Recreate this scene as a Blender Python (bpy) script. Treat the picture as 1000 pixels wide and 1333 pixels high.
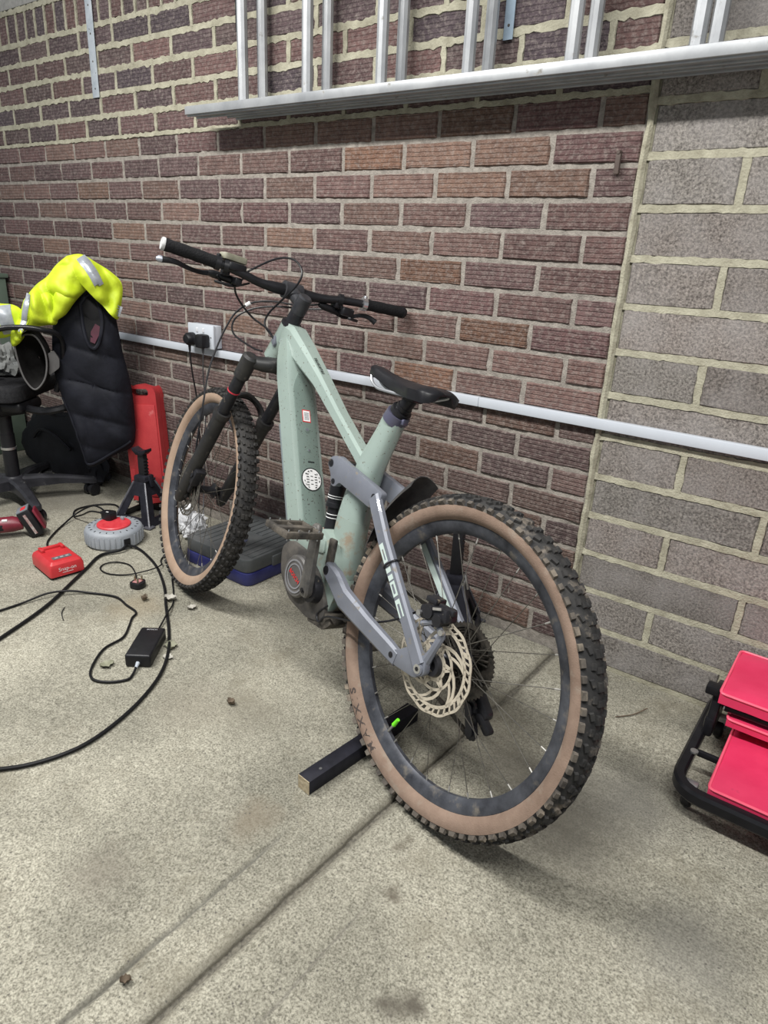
import bpy, bmesh, math, random
from mathutils import Vector, Matrix, noise
R = math.radians
random.seed(11)
for o in list(bpy.data.objects): bpy.data.objects.remove(o)
scene = bpy.context.scene
COL = scene.collection

# ------------------------------------------------------------------ camera, world, lights, exposure
cam = bpy.data.cameras.new('camera'); cam.sensor_fit = 'HORIZONTAL'; cam.sensor_width = 36.0
cam.lens = 0.8855*36.0; cam.clip_start = 0.02; cam.clip_end = 60
co = bpy.data.objects.new('camera', cam); COL.objects.link(co)
c_r = Vector((0.79767288, 0.60117288, 0.04805361)).normalized()
c_f = Vector((-0.54874515, 0.756541, -0.35570279)).normalized()
c_u = c_r.cross(c_f).normalized()
co.matrix_world = Matrix(((c_r.x, c_u.x, -c_f.x, 0.5876), (c_r.y, c_u.y, -c_f.y, -1.745), (c_r.z, c_u.z, -c_f.z, 1.0863), (0, 0, 0, 1)))
scene.camera = co
world = bpy.data.worlds.new('world'); scene.world = world; world.use_nodes = True
wn = world.node_tree.nodes; wn['Background'].inputs[0].default_value = (0.86, 0.93, 1.0, 1); wn['Background'].inputs[1].default_value = 0.30
def area(name, loc, rot, sx, sy, power, col=(1, 1, 1)):
    l = bpy.data.lights.new(name, 'AREA'); l.shape = 'RECTANGLE'; l.size = sx; l.size_y = sy; l.energy = power; l.color = col
    o = bpy.data.objects.new(name, l); COL.objects.link(o); o.location = loc; o.rotation_euler = rot; return o
LAMPS = [(-1.35, -1.5, 2.52, 80), (0.75, -1.6, 2.52, 60)]
for i, (x, y, z, p) in enumerate(LAMPS):
    area('tube_light', (x, y, z-0.03), (0, 0, 0), 1.45, 0.10, p, (1.0, 0.985, 0.95))
vs = scene.view_settings; vs.view_transform = 'Standard'; vs.look = 'None'; vs.exposure = 0.26; vs.gamma = 1.0; vs.use_curve_mapping = False

# ------------------------------------------------------------------ materials
MATS = {}
def mat(name, col, rough=0.5, metal=0.0, var=0.0, scale=40.0, col2=None, bump=0.0, bscale=None, spots=None, coat=0.0, emit=None, spec=0.5):
    """procedural principled material: noise between col and col2, optional bump, optional spots = (colour, scale, threshold)"""
    if name in MATS: return MATS[name]
    m = bpy.data.materials.new(name); m.use_nodes = True; nt = m.node_tree; N = nt.nodes; L = nt.links
    b = N['Principled BSDF']; b.inputs['Roughness'].default_value = rough; b.inputs['Metallic'].default_value = metal
    b.inputs['Specular IOR Level'].default_value = 0.2 if (spec == 0.5 and max(col) < 0.036) else spec
    if coat: b.inputs['Coat Weight'].default_value = coat
    tc = N.new('ShaderNodeTexCoord')
    n = N.new('ShaderNodeTexNoise'); n.inputs['Scale'].default_value = scale; n.inputs['Detail'].default_value = 6; n.inputs['Roughness'].default_value = 0.65
    L.new(tc.outputs['Object'], n.inputs['Vector'])
    r = N.new('ShaderNodeValToRGB'); r.color_ramp.elements[0].position = 0.32; r.color_ramp.elements[1].position = 0.68
    c2 = col2 if col2 else tuple(min(1, c*(1+var)) for c in col)
    c1 = col if col2 else tuple(c*(1-var) for c in col)
    r.color_ramp.elements[0].color = (*c1, 1); r.color_ramp.elements[1].color = (*c2, 1)
    L.new(n.outputs['Fac'], r.inputs[0]); out = r.outputs[0]
    if spots:
        n2 = N.new('ShaderNodeTexNoise'); n2.inputs['Scale'].default_value = spots[1]; n2.inputs['Detail'].default_value = 8; n2.inputs['Roughness'].default_value = 0.6
        L.new(tc.outputs['Object'], n2.inputs['Vector'])
        r2 = N.new('ShaderNodeValToRGB'); r2.color_ramp.elements[0].position = spots[2]; r2.color_ramp.elements[1].position = min(1, spots[2]+(spots[3] if len(spots) > 3 else 0.06))
        L.new(n2.outputs['Fac'], r2.inputs[0])
        mx = N.new('ShaderNodeMix'); mx.data_type = 'RGBA'; L.new(r2.outputs[0], mx.inputs[0]); L.new(out, mx.inputs[6]); mx.inputs[7].default_value = (*spots[0], 1)
        out = mx.outputs[2]
        rr = N.new('ShaderNodeMix'); L.new(r2.outputs[0], rr.inputs[0]); rr.inputs[2].default_value = rough; rr.inputs[3].default_value = 0.85; L.new(rr.outputs[0], b.inputs['Roughness'])
    L.new(out, b.inputs['Base Color'])
    if bump:
        nb = N.new('ShaderNodeTexNoise'); nb.inputs['Scale'].default_value = bscale or scale*2; nb.inputs['Detail'].default_value = 5
        L.new(tc.outputs['Object'], nb.inputs['Vector'])
        bp = N.new('ShaderNodeBump'); bp.inputs['Strength'].default_value = min(1, bump); bp.inputs['Distance'].default_value = 0.002*max(1, bump)
        L.new(nb.outputs['Fac'], bp.inputs['Height']); L.new(bp.outputs[0], b.inputs['Normal'])
    if emit:
        b.inputs['Emission Color'].default_value = (*emit[0], 1); b.inputs['Emission Strength'].default_value = emit[1]
    MATS[name] = m; return m

def brick_mat(name, attr):
    """combed fired clay; the per-brick colour comes from object colour or, for the joined far bricks, from a colour attribute"""
    m = bpy.data.materials.new(name); m.use_nodes = True; nt = m.node_tree; N = nt.nodes; L = nt.links
    b = N['Principled BSDF']; b.inputs['Roughness'].default_value = 0.85
    geo = N.new('ShaderNodeNewGeometry')
    if attr: src = N.new('ShaderNodeVertexColor'); src.layer_name = 'tint'
    else: src = N.new('ShaderNodeObjectInfo')
    n = N.new('ShaderNodeTexNoise'); n.inputs['Scale'].default_value = 28; n.inputs['Detail'].default_value = 8; n.inputs['Roughness'].default_value = 0.7
    L.new(geo.outputs['Position'], n.inputs['Vector'])
    r = N.new('ShaderNodeValToRGB'); e = r.color_ramp.elements; e[0].position = 0.3; e[0].color = (0.62, 0.58, 0.60, 1); e[1].position = 0.72; e[1].color = (1.45, 1.42, 1.4, 1)
    L.new(n.outputs['Fac'], r.inputs[0])
    mu = N.new('ShaderNodeMix'); mu.data_type = 'RGBA'; mu.blend_type = 'MULTIPLY'; mu.inputs[0].default_value = 1
    L.new(src.outputs['Color'], mu.inputs[6]); L.new(r.outputs[0], mu.inputs[7])
    # pale mortar smears and dust
    n2 = N.new('ShaderNodeTexNoise'); n2.inputs['Scale'].default_value = 75; n2.inputs['Detail'].default_value = 9; n2.inputs['Roughness'].default_value = 0.72
    L.new(geo.outputs['Position'], n2.inputs['Vector'])
    r2 = N.new('ShaderNodeValToRGB'); r2.color_ramp.elements[0].position = 0.47; r2.color_ramp.elements[1].position = 0.74; r2.color_ramp.elements[1].color = (0.75, 0.75, 0.75, 1)
    L.new(n2.outputs['Fac'], r2.inputs[0])
    mx = N.new('ShaderNodeMix'); mx.data_type = 'RGBA'; L.new(r2.outputs[0], mx.inputs[0]); L.new(mu.outputs[2], mx.inputs[6]); mx.inputs[7].default_value = (0.30, 0.255, 0.23, 1)
    # combed horizontal lines
    sep = N.new('ShaderNodeSeparateXYZ'); L.new(geo.outputs['Position'], sep.inputs[0])
    n3 = N.new('ShaderNodeTexNoise'); n3.inputs['Scale'].default_value = 30; n3.inputs['Detail'].default_value = 3; L.new(geo.outputs['Position'], n3.inputs['Vector'])
    ad = N.new('ShaderNodeMath'); ad.operation = 'MULTIPLY_ADD'; ad.inputs[1].default_value = 0.006; L.new(n3.outputs['Fac'], ad.inputs[0]); L.new(sep.outputs['Z'], ad.inputs[2])
    ml = N.new('ShaderNodeMath'); ml.operation = 'MULTIPLY'; ml.inputs[1].default_value = 2*math.pi/0.0115; L.new(ad.outputs[0], ml.inputs[0])
    sn = N.new('ShaderNodeMath'); sn.operation = 'SINE'; L.new(ml.outputs[0], sn.inputs[0])
    cl = N.new('ShaderNodeMapRange'); cl.inputs[1].default_value = -1; cl.inputs[2].default_value = -0.35; cl.inputs[3].default_value = 0; cl.inputs[4].default_value = 1; L.new(sn.outputs[0], cl.inputs[0])
    dk = N.new('ShaderNodeMix'); dk.data_type = 'RGBA'; dk.blend_type = 'MULTIPLY'; dk.inputs[0].default_value = 0.17
    L.new(mx.outputs[2], dk.inputs[6]); L.new(cl.outputs[0], dk.inputs[7]); L.new(dk.outputs[2], b.inputs['Base Color'])
    n4 = N.new('ShaderNodeTexNoise'); n4.inputs['Scale'].default_value = 220; n4.inputs['Detail'].default_value = 5; L.new(geo.outputs['Position'], n4.inputs['Vector'])
    sm = N.new('ShaderNodeMath'); sm.operation = 'MULTIPLY_ADD'; sm.inputs[1].default_value = 2.2; L.new(n4.outputs['Fac'], sm.inputs[0]); L.new(cl.outputs[0], sm.inputs[2])
    bp = N.new('ShaderNodeBump'); bp.inputs['Strength'].default_value = 0.7; bp.inputs['Distance'].default_value = 0.0025
    L.new(sm.outputs[0], bp.inputs['Height']); L.new(bp.outputs[0], b.inputs['Normal'])
    return m
M_BRICK = brick_mat('fired_brick', False); M_BRICKF = brick_mat('fired_brick_far', True)

def block_mat():
    m = bpy.data.materials.new('concrete_block'); m.use_nodes = True; nt = m.node_tree; N = nt.nodes; L = nt.links
    b = N['Principled BSDF']; b.inputs['Roughness'].default_value = 0.95
    geo = N.new('ShaderNodeNewGeometry'); oi = N.new('ShaderNodeObjectInfo')
    n = N.new('ShaderNodeTexNoise'); n.inputs['Scale'].default_value = 170; n.inputs['Detail'].default_value = 6; n.inputs['Roughness'].default_value = 0.75
    L.new(geo.outputs['Position'], n.inputs['Vector'])
    r = N.new('ShaderNodeValToRGB'); e = r.color_ramp.elements; e[0].position = 0.36; e[0].color = (0.30, 0.28, 0.28, 1); e[1].position = 0.66; e[1].color = (1.75, 1.72, 1.7, 1)
    L.new(n.outputs['Fac'], r.inputs[0])
    mu = N.new('ShaderNodeMix'); mu.data_type = 'RGBA'; mu.blend_type = 'MULTIPLY'; mu.inputs[0].default_value = 1
    L.new(oi.outputs['Color'], mu.inputs[6]); L.new(r.outputs[0], mu.inputs[7])
    n2 = N.new('ShaderNodeTexNoise'); n2.inputs['Scale'].default_value = 9; n2.inputs['Detail'].default_value = 5; L.new(geo.outputs['Position'], n2.inputs['Vector'])
    r2 = N.new('ShaderNodeValToRGB'); r2.color_ramp.elements[0].position = 0.42; r2.color_ramp.elements[1].position = 0.8; r2.color_ramp.elements[1].color = (0.6, 0.6, 0.6, 1); L.new(n2.outputs['Fac'], r2.inputs[0])
    mx = N.new('ShaderNodeMix'); mx.data_type = 'RGBA'; L.new(r2.outputs[0], mx.inputs[0]); L.new(mu.outputs[2], mx.inputs[6]); mx.inputs[7].default_value = (0.34, 0.32, 0.31, 1)
    L.new(mx.outputs[2], b.inputs['Base Color'])
    bp = N.new('ShaderNodeBump'); bp.inputs['Strength'].default_value = 0.9; bp.inputs['Distance'].default_value = 0.004
    L.new(n.outputs['Fac'], bp.inputs['Height']); L.new(bp.outputs[0], b.inputs['Normal'])
    return m
M_BLOCK = block_mat()
M_MORTAR = mat('grey_mortar', (0.185, 0.165, 0.145), 0.95, var=0.0, scale=60, col2=(0.345, 0.312, 0.275), bump=1.5, bscale=240)
M_CREAM = mat('cream_mortar', (0.25, 0.232, 0.172), 0.95, scale=26, col2=(0.43, 0.41, 0.315), bump=1.5, bscale=200)

def floor_mat():
    m = bpy.data.materials.new('rough_concrete'); m.use_nodes = True; nt = m.node_tree; N = nt.nodes; L = nt.links
    b = N['Principled BSDF']; b.inputs['Roughness'].default_value = 0.93
    geo = N.new('ShaderNodeNewGeometry'); P = geo.outputs['Position']
    def nz(scale, det=6, rough=0.6, vec=P):
        n = N.new('ShaderNodeTexNoise'); n.inputs['Scale'].default_value = scale; n.inputs['Detail'].default_value = det; n.inputs['Roughness'].default_value = rough; L.new(vec, n.inputs['Vector']); return n.outputs['Fac']
    def ramp(f, p0, c0, p1, c1):
        r = N.new('ShaderNodeValToRGB'); e = r.color_ramp.elements; e[0].position = p0; e[0].color = (*c0, 1); e[1].position = p1; e[1].color = (*c1, 1); L.new(f, r.inputs[0]); return r.outputs[0]
    def mix(fac, a, c, mode='MIX'):
        x = N.new('ShaderNodeMix'); x.data_type = 'RGBA'; x.blend_type = mode
        if isinstance(fac, float): x.inputs[0].default_value = fac
        else: L.new(fac, x.inputs[0])
        for s, i in ((a, 6), (c, 7)):
            if isinstance(s, tuple): x.inputs[i].default_value = (*s, 1)
            else: L.new(s, x.inputs[i])
        return x.outputs[2]
    base = ramp(nz(2.3, 5), 0.35, (0.205, 0.196, 0.163), 0.66, (0.375, 0.358, 0.303))
    base = mix(1.0, base, ramp(nz(64, 10, 0.9), 0.36, (0.60, 0.59, 0.56), 0.60, (1.20, 1.20, 1.18)), 'MULTIPLY')
    base = mix(1.0, base, ramp(nz(230, 5, 0.75), 0.37, (0.42, 0.41, 0.38), 0.58, (1.24, 1.24, 1.22)), 'MULTIPLY')
    # brown oil and mud stains
    base = mix(ramp(nz(4.4, 8, 0.7), 0.54, (0, 0, 0), 0.72, (0.75, 0.75, 0.75)), base, (0.155, 0.138, 0.098))
    base = mix(ramp(nz(15, 8, 0.72), 0.62, (0, 0, 0), 0.74, (0.75, 0.75, 0.75)), base, (0.10, 0.088, 0.065))
    # oil and mud marks, and darker patches by the rear wheel, with their own places
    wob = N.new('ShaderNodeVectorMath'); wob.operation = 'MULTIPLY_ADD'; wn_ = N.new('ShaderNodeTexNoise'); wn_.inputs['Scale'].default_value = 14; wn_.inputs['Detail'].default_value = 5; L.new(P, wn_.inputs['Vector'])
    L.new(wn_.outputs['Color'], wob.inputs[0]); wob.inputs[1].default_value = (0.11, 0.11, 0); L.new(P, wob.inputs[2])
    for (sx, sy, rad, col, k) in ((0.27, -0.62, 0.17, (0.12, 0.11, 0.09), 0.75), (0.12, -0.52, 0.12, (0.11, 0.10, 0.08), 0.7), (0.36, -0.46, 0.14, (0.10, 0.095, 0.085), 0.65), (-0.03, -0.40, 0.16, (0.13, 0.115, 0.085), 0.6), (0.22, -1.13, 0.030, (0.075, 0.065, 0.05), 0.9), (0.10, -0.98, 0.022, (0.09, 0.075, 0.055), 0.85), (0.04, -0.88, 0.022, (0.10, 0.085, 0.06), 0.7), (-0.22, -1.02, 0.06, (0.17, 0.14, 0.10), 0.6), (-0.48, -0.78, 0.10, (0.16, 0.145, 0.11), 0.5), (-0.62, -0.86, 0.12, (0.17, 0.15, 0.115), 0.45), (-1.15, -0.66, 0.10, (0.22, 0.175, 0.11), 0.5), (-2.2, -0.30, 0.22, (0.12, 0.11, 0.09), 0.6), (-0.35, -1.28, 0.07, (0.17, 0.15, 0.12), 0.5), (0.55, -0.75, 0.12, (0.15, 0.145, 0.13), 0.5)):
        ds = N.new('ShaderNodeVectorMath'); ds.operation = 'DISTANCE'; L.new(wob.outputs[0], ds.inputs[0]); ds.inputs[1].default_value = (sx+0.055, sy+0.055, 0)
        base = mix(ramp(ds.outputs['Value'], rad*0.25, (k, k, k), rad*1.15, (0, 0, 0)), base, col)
    # dirt in the grooves, plus their shade put into the colour as dark lines
    sp = N.new('ShaderNodeSeparateXYZ'); L.new(P, sp.inputs[0])
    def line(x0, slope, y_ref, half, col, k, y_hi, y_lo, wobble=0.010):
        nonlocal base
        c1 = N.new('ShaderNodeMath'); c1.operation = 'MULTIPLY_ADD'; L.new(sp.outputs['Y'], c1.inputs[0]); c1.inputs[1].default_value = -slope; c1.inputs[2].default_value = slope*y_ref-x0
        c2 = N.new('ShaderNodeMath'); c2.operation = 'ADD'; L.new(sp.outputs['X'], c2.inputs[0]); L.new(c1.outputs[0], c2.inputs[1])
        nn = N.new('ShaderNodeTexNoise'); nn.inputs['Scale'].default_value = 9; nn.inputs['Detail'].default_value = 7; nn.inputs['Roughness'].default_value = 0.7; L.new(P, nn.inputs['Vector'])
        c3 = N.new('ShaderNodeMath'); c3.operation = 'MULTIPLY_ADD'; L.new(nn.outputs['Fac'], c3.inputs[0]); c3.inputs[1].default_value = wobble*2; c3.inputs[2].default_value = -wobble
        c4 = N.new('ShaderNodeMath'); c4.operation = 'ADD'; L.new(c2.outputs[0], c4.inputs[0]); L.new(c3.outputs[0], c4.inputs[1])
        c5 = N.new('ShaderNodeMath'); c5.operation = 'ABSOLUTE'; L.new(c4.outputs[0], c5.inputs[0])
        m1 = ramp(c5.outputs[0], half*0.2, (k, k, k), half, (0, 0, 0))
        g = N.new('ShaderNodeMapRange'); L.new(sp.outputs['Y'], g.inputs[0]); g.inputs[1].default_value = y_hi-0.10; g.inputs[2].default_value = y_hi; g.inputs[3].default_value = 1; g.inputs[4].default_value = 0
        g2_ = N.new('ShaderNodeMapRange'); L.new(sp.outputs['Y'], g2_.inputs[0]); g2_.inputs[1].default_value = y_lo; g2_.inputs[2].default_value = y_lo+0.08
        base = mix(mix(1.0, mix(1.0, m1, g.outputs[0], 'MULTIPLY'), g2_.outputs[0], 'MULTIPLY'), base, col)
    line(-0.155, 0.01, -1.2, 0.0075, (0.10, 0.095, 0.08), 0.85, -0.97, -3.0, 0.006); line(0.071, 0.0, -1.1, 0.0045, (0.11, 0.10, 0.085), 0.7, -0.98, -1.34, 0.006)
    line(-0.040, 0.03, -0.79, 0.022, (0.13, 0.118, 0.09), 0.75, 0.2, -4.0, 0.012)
    # small dark pits
    v = N.new('ShaderNodeTexVoronoi'); v.inputs['Scale'].default_value = 90; L.new(P, v.inputs['Vector'])
    pit = ramp(v.outputs['Distance'], 0.10, (1, 1, 1), 0.24, (0, 0, 0))
    gate = ramp(nz(37, 3), 0.50, (0, 0, 0), 0.56, (1, 1, 1))
    pg = mix(1.0, pit, gate, 'MULTIPLY')
    base = mix(pg, base, (0.09, 0.082, 0.07))
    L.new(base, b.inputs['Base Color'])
    hm = N.new('ShaderNodeMath'); hm.operation = 'MULTIPLY_ADD'; hm.inputs[1].default_value = 0.55; L.new(nz(170, 6, 0.75), hm.inputs[0]); L.new(nz(46, 8, 0.75), hm.inputs[2])
    bp = N.new('ShaderNodeBump'); bp.inputs['Strength'].default_value = 0.75; bp.inputs['Distance'].default_value = 0.004; L.new(hm.outputs[0], bp.inputs['Height']); L.new(bp.outputs[0], b.inputs['Normal'])
    return m
M_FLOOR = floor_mat()

# ------------------------------------------------------------------ mesh helpers
class MB:
    def __init__(s): s.v = []; s.f = []; s.m = []
    def add(s, vs, fs, mi=0):
        k = len(s.v); s.v += [tuple(v) for v in vs]; s.f += [tuple(i+k for i in f) for f in fs]; s.m += [mi]*len(fs); return s
    def box(s, c, sz, rot=None, bev=0.0, seg=2, mi=0):
        bm = bmesh.new(); bmesh.ops.create_cube(bm, size=1.0)
        for v in bm.verts: v.co = Vector((v.co.x*sz[0], v.co.y*sz[1], v.co.z*sz[2]))
        if bev: bmesh.ops.bevel(bm, geom=bm.edges[:], offset=min(bev, min(sz)*0.49), segments=seg, profile=0.5, affect='EDGES')
        M = Matrix.Translation(c)
        if rot is not None: M = M @ (rot if isinstance(rot, Matrix) else Matrix.Rotation(rot, 4, 'Z'))
        return s._bm(bm, M, mi)
    def _bm(s, bm, M=None, mi=0):
        bm.verts.index_update(); vs = [(M @ v.co if M else v.co.copy()) for v in bm.verts]; fs = [[v.index for v in f.verts] for f in bm.faces]
        bm.free(); return s.add(vs, fs, mi)
    def cyl(s, p0, p1, r0, r1=None, n=16, caps=True, mi=0):
        r1 = r0 if r1 is None else r1; p0 = Vector(p0); p1 = Vector(p1); d = (p1-p0).normalized()
        a = d.orthogonal().normalized(); b = d.cross(a); vs = []; fs = []
        for p, r in ((p0, r0), (p1, r1)):
            for i in range(n): t = 2*math.pi*i/n; vs.append(p+a*(r*math.cos(t))+b*(r*math.sin(t)))
        for i in range(n): j = (i+1) % n; fs.append((i, j, n+j, n+i))
        if caps: fs.append(tuple(range(n-1, -1, -1))); fs.append(tuple(range(n, 2*n)))
        return s.add(vs, fs, mi)
    def tube(s, pts, r, n=8, closed=False, caps=True, mi=0):
        P = [Vector(p) for p in pts]; k = len(P); rs = r if isinstance(r, (list, tuple)) else [r]*k
        T = []
        for i in range(k):
            a = P[(i-1) % k] if (closed or i > 0) else P[i]; b = P[(i+1) % k] if (closed or i < k-1) else P[i]
            T.append((b-a).normalized())
        u = T[0].orthogonal().normalized(); vs = []; fs = []
        for i in range(k):
            u = (u-T[i]*u.dot(T[i])); u = u.normalized() if u.length > 1e-6 else T[i].orthogonal().normalized(); w = T[i].cross(u)
            for j in range(n): t = 2*math.pi*j/n; vs.append(P[i]+u*(rs[i]*math.cos(t))+w*(rs[i]*math.sin(t)))
        for i in range(k if closed else k-1):
            i2 = (i+1) % k
            for j in range(n): j2 = (j+1) % n; fs.append((i*n+j, i*n+j2, i2*n+j2, i2*n+j))
        if caps and not closed: fs.append(tuple(range(n-1, -1, -1))); fs.append(tuple(range((k-1)*n, k*n)))
        return s.add(vs, fs, mi)
    def loft(s, secs, closed_u=True, cap=True, mi=0, ring=False):
        n = len(secs[0]); k = len(secs); vs = [p for q in secs for p in q]; fs = []
        for i in range(k if ring else k-1):
            i2 = (i+1) % k
            for j in range(n if closed_u else n-1): j2 = (j+1) % n; fs.append((i*n+j, i*n+j2, i2*n+j2, i2*n+j))
        if cap and not ring and closed_u: fs.append(tuple(range(n-1, -1, -1))); fs.append(tuple(range((k-1)*n, k*n)))
        return s.add(vs, fs, mi)
    def lathe(s, prof, c=(0, 0, 0), ax='Y', n=48, closed=False, mi=0):
        """profile of (radius, height) about an axis through c"""
        secs = []
        for i in range(n):
            t = 2*math.pi*i/n; q = []
            for r, h in prof:
                x = r*math.cos(t); y = r*math.sin(t)
                q.append({'Y': (c[0]+x, c[1]+h, c[2]+y), 'Z': (c[0]+x, c[1]+y, c[2]+h), 'X': (c[0]+h, c[1]+x, c[2]+y)}[ax])
            secs.append(q)
        return s.loft(secs, closed_u=closed, cap=False, ring=True, mi=mi)
    def prism(s, outline, f, t0, t1, mi=0, bev=0.0):
        """outline of 2D points; f(u, v, t) maps to 3D"""
        n = len(outline); bm = bmesh.new()
        a = [bm.verts.new(f(u, v, t0)) for u, v in outline]; b = [bm.verts.new(f(u, v, t1)) for u, v in outline]
        try:
            fa = bm.faces.new(a[::-1]); fb = bm.faces.new(b)
        except ValueError: pass
        for i in range(n): j = (i+1) % n; bm.faces.new((a[i], a[j], b[j], b[i]))
        bmesh.ops.recalc_face_normals(bm, faces=bm.faces[:])
        if bev: bmesh.ops.bevel(bm, geom=bm.edges[:], offset=bev, segments=2, profile=0.5, affect='EDGES', clamp_overlap=True)
        bmesh.ops.triangulate(bm, faces=[q for q in bm.faces if len(q.verts) > 4])
        return s._bm(bm, None, mi)
    def mesh(s, name, mats, smooth=True, angle=38):
        me = bpy.data.meshes.new(name); me.from_pydata(s.v, [], s.f); me.validate()
        for m in (mats if isinstance(mats, (list, tuple)) else [mats]): me.materials.append(m)
        if len(me.polygons) == len(s.m): me.polygons.foreach_set('material_index', s.m)
        bm = bmesh.new(); bm.from_mesh(me); bmesh.ops.recalc_face_normals(bm, faces=bm.faces[:]); bm.to_mesh(me); bm.free()
        if smooth:
            me.polygons.foreach_set('use_smooth', [True]*len(me.polygons)); me.set_sharp_from_angle(angle=R(angle))
        me.update(); return me
    def build(s, name, mats, parent=None, **k):
        o = bpy.data.objects.new(name, s.mesh(name, mats, **k)); COL.objects.link(o)
        if parent is not None: o.parent = parent
        return o
def tag(o, label, cat, group=None):
    o['label'] = label; o['category'] = cat
    if group: o['group'] = group
    return o
def struct(o): o['kind'] = 'structure'; return o
def empty(name, loc=(0, 0, 0), rz=0.0, M=None):
    o = bpy.data.objects.new(name, None); COL.objects.link(o); o.empty_display_size = 0.05
    if M is not None: o.matrix_world = M
    else: o.location = loc; o.rotation_euler = (0, 0, rz)
    return o
def smooth_path(pts, k=6):
    P = [Vector(p) for p in pts]; out = []
    for i in range(len(P)-1):
        p0 = P[max(i-1, 0)]; p1 = P[i]; p2 = P[i+1]; p3 = P[min(i+2, len(P)-1)]
        for j in range(k):
            t = j/k; out.append(0.5*((2*p1)+(p2-p0)*t+(2*p0-5*p1+4*p2-p3)*t*t+(3*p1-p0-3*p2+p3)*t**3))
    out.append(P[-1]); return out
def rpoly(pts, r, seg=4):
    """round the corners of a 2D polygon"""
    out = []; n = len(pts)
    for i in range(n):
        p = Vector(pts[i]); a = Vector(pts[i-1]); b = Vector(pts[(i+1) % n]); rr = r[i] if isinstance(r, (list, tuple)) else r
        da = (a-p); db = (b-p); ra = min(rr, da.length*0.48, db.length*0.48); q0 = p+da.normalized()*ra; q1 = p+db.normalized()*ra
        for j in range(seg+1): t = j/seg; out.append(tuple((1-t)**2*q0+2*t*(1-t)*p+t*t*q1))
    return out
def text_geo(s, size=1.0, ext=0.0):
    """letters as a flat mesh: vertices (x, y) centred on the origin, and faces"""
    cu = bpy.data.curves.new('t', 'FONT'); cu.body = s; cu.size = size; cu.align_x = 'CENTER'; cu.align_y = 'CENTER'; cu.resolution_u = 3; cu.offset = ext
    o = bpy.data.objects.new('t', cu); COL.objects.link(o); bpy.context.view_layer.update()
    me = o.evaluated_get(bpy.context.evaluated_depsgraph_get()).to_mesh()
    vs = [(v.co.x, v.co.y) for v in me.vertices]; fs = [tuple(p.vertices) for p in me.polygons]
    o.evaluated_get(bpy.context.evaluated_depsgraph_get()).to_mesh_clear()
    bpy.data.objects.remove(o); bpy.data.curves.remove(cu); return vs, fs

# ------------------------------------------------------------------ the walls
Z0 = 1.38                                     # height of the bed joint below the ladder; courses of 75 mm count from it
BX0 = -4.3
def wall_sheet(x0, x1, z0, z1, step, base, amp, seed):
    """mortar face as an uneven sheet with a body behind it"""
    nx = int((x1-x0)/step)+1; nz = int((z1-z0)/step)+1; vs = []; fs = []
    for j in range(nz+1):
        for i in range(nx+1):
            x = x0+(x1-x0)*i/nx; z = z0+(z1-z0)*j/nz
            vs.append((x, base(x, z)+amp*noise.fractal(Vector((x*34+seed, z*34, seed)), 0.8, 2.1, 3), z))
    for j in range(nz):
        for i in range(nx): a = j*(nx+1)+i; fs.append((a, a+1, a+nx+2, a+nx+1))
    mb = MB().add(vs, fs); 
    mb.box(((x0+x1)/2, 0.115, (z0+z1)/2), (x1-x0, 0.19, z1-z0)); return mb
HI = Z0+0.075                                 # above this bed the wall was repointed in cream mortar
wl = wall_sheet(BX0, 0.004, -0.02, HI-0.001, 0.014, lambda x, z: 0.0045, 0.004, 3.0)
wall_back = struct(wl.build('wall_back', M_MORTAR))
wu = wall_sheet(BX0, 0.004, HI-0.001, 2.60, 0.03, lambda x, z: 0.006, 0.002, 9.0)
wall_up = wu.build('mortar_bed', M_CREAM, wall_back); 
wr = wall_sheet(-0.003, 2.6, -0.02, 2.60, 0.03, lambda x, z: 0.006, 0.002, 15.0)
wall_right = struct(wr.build('wall_right', M_CREAM))

def piece_mesh(name, L, H, D, m, seed, jit=0.0016, bev=0.0035):
    """one brick, its face at y = 0 and its body behind, edges chipped: 44 triangles or so"""
    rnd = random.Random(seed); nx = 5
    bm = bmesh.new(); rows = []
    xs = [-L/2+L*i/nx for i in range(nx+1)]
    def j(): return rnd.uniform(-jit, jit)
    top_f = [bm.verts.new((x+(j() if 0 < i < nx else 0), 0, H/2-bev+j())) for i, x in enumerate(xs)]
    bot_f = [bm.verts.new((x+(j() if 0 < i < nx else 0), 0, -H/2+bev+j())) for i, x in enumerate(xs)]
    for q in (top_f, bot_f): q[0].co.x += bev+abs(j()); q[-1].co.x -= bev+abs(j())
    top_b = [bm.verts.new((x, bev*1.6, H/2)) for x in (xs[0], xs[-1])]; bot_b = [bm.verts.new((x, bev*1.6, -H/2)) for x in (xs[0], xs[-1])]
    top_k = [bm.verts.new((x, D, H/2)) for x in (xs[0], xs[-1])]; bot_k = [bm.verts.new((x, D, -H/2)) for x in (xs[0], xs[-1])]
    for i in range(nx): bm.faces.new((bot_f[i], bot_f[i+1], top_f[i+1], top_f[i]))
    bm.faces.new(top_f+[top_b[1], top_b[0]]); bm.faces.new(bot_f[::-1]+[bot_b[0], bot_b[1]])
    bm.faces.new((bot_f[0], top_f[0], top_b[0], bot_b[0])); bm.faces.new((bot_f[-1], bot_b[1], top_b[1], top_f[-1]))
    bm.faces.new((top_b[0], top_b[1], top_k[1], top_k[0])); bm.faces.new((bot_b[0], bot_k[0], bot_k[1], bot_b[1]))
    bm.faces.new((top_b[0], top_k[0], bot_k[0], bot_b[0])); bm.faces.new((top_b[1], bot_b[1], bot_k[1], top_k[1]))
    bmesh.ops.recalc_face_normals(bm, faces=bm.faces[:])
    me = bpy.data.meshes.new(name); bm.to_mesh(me); bm.free(); me.materials.append(m); return me
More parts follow.
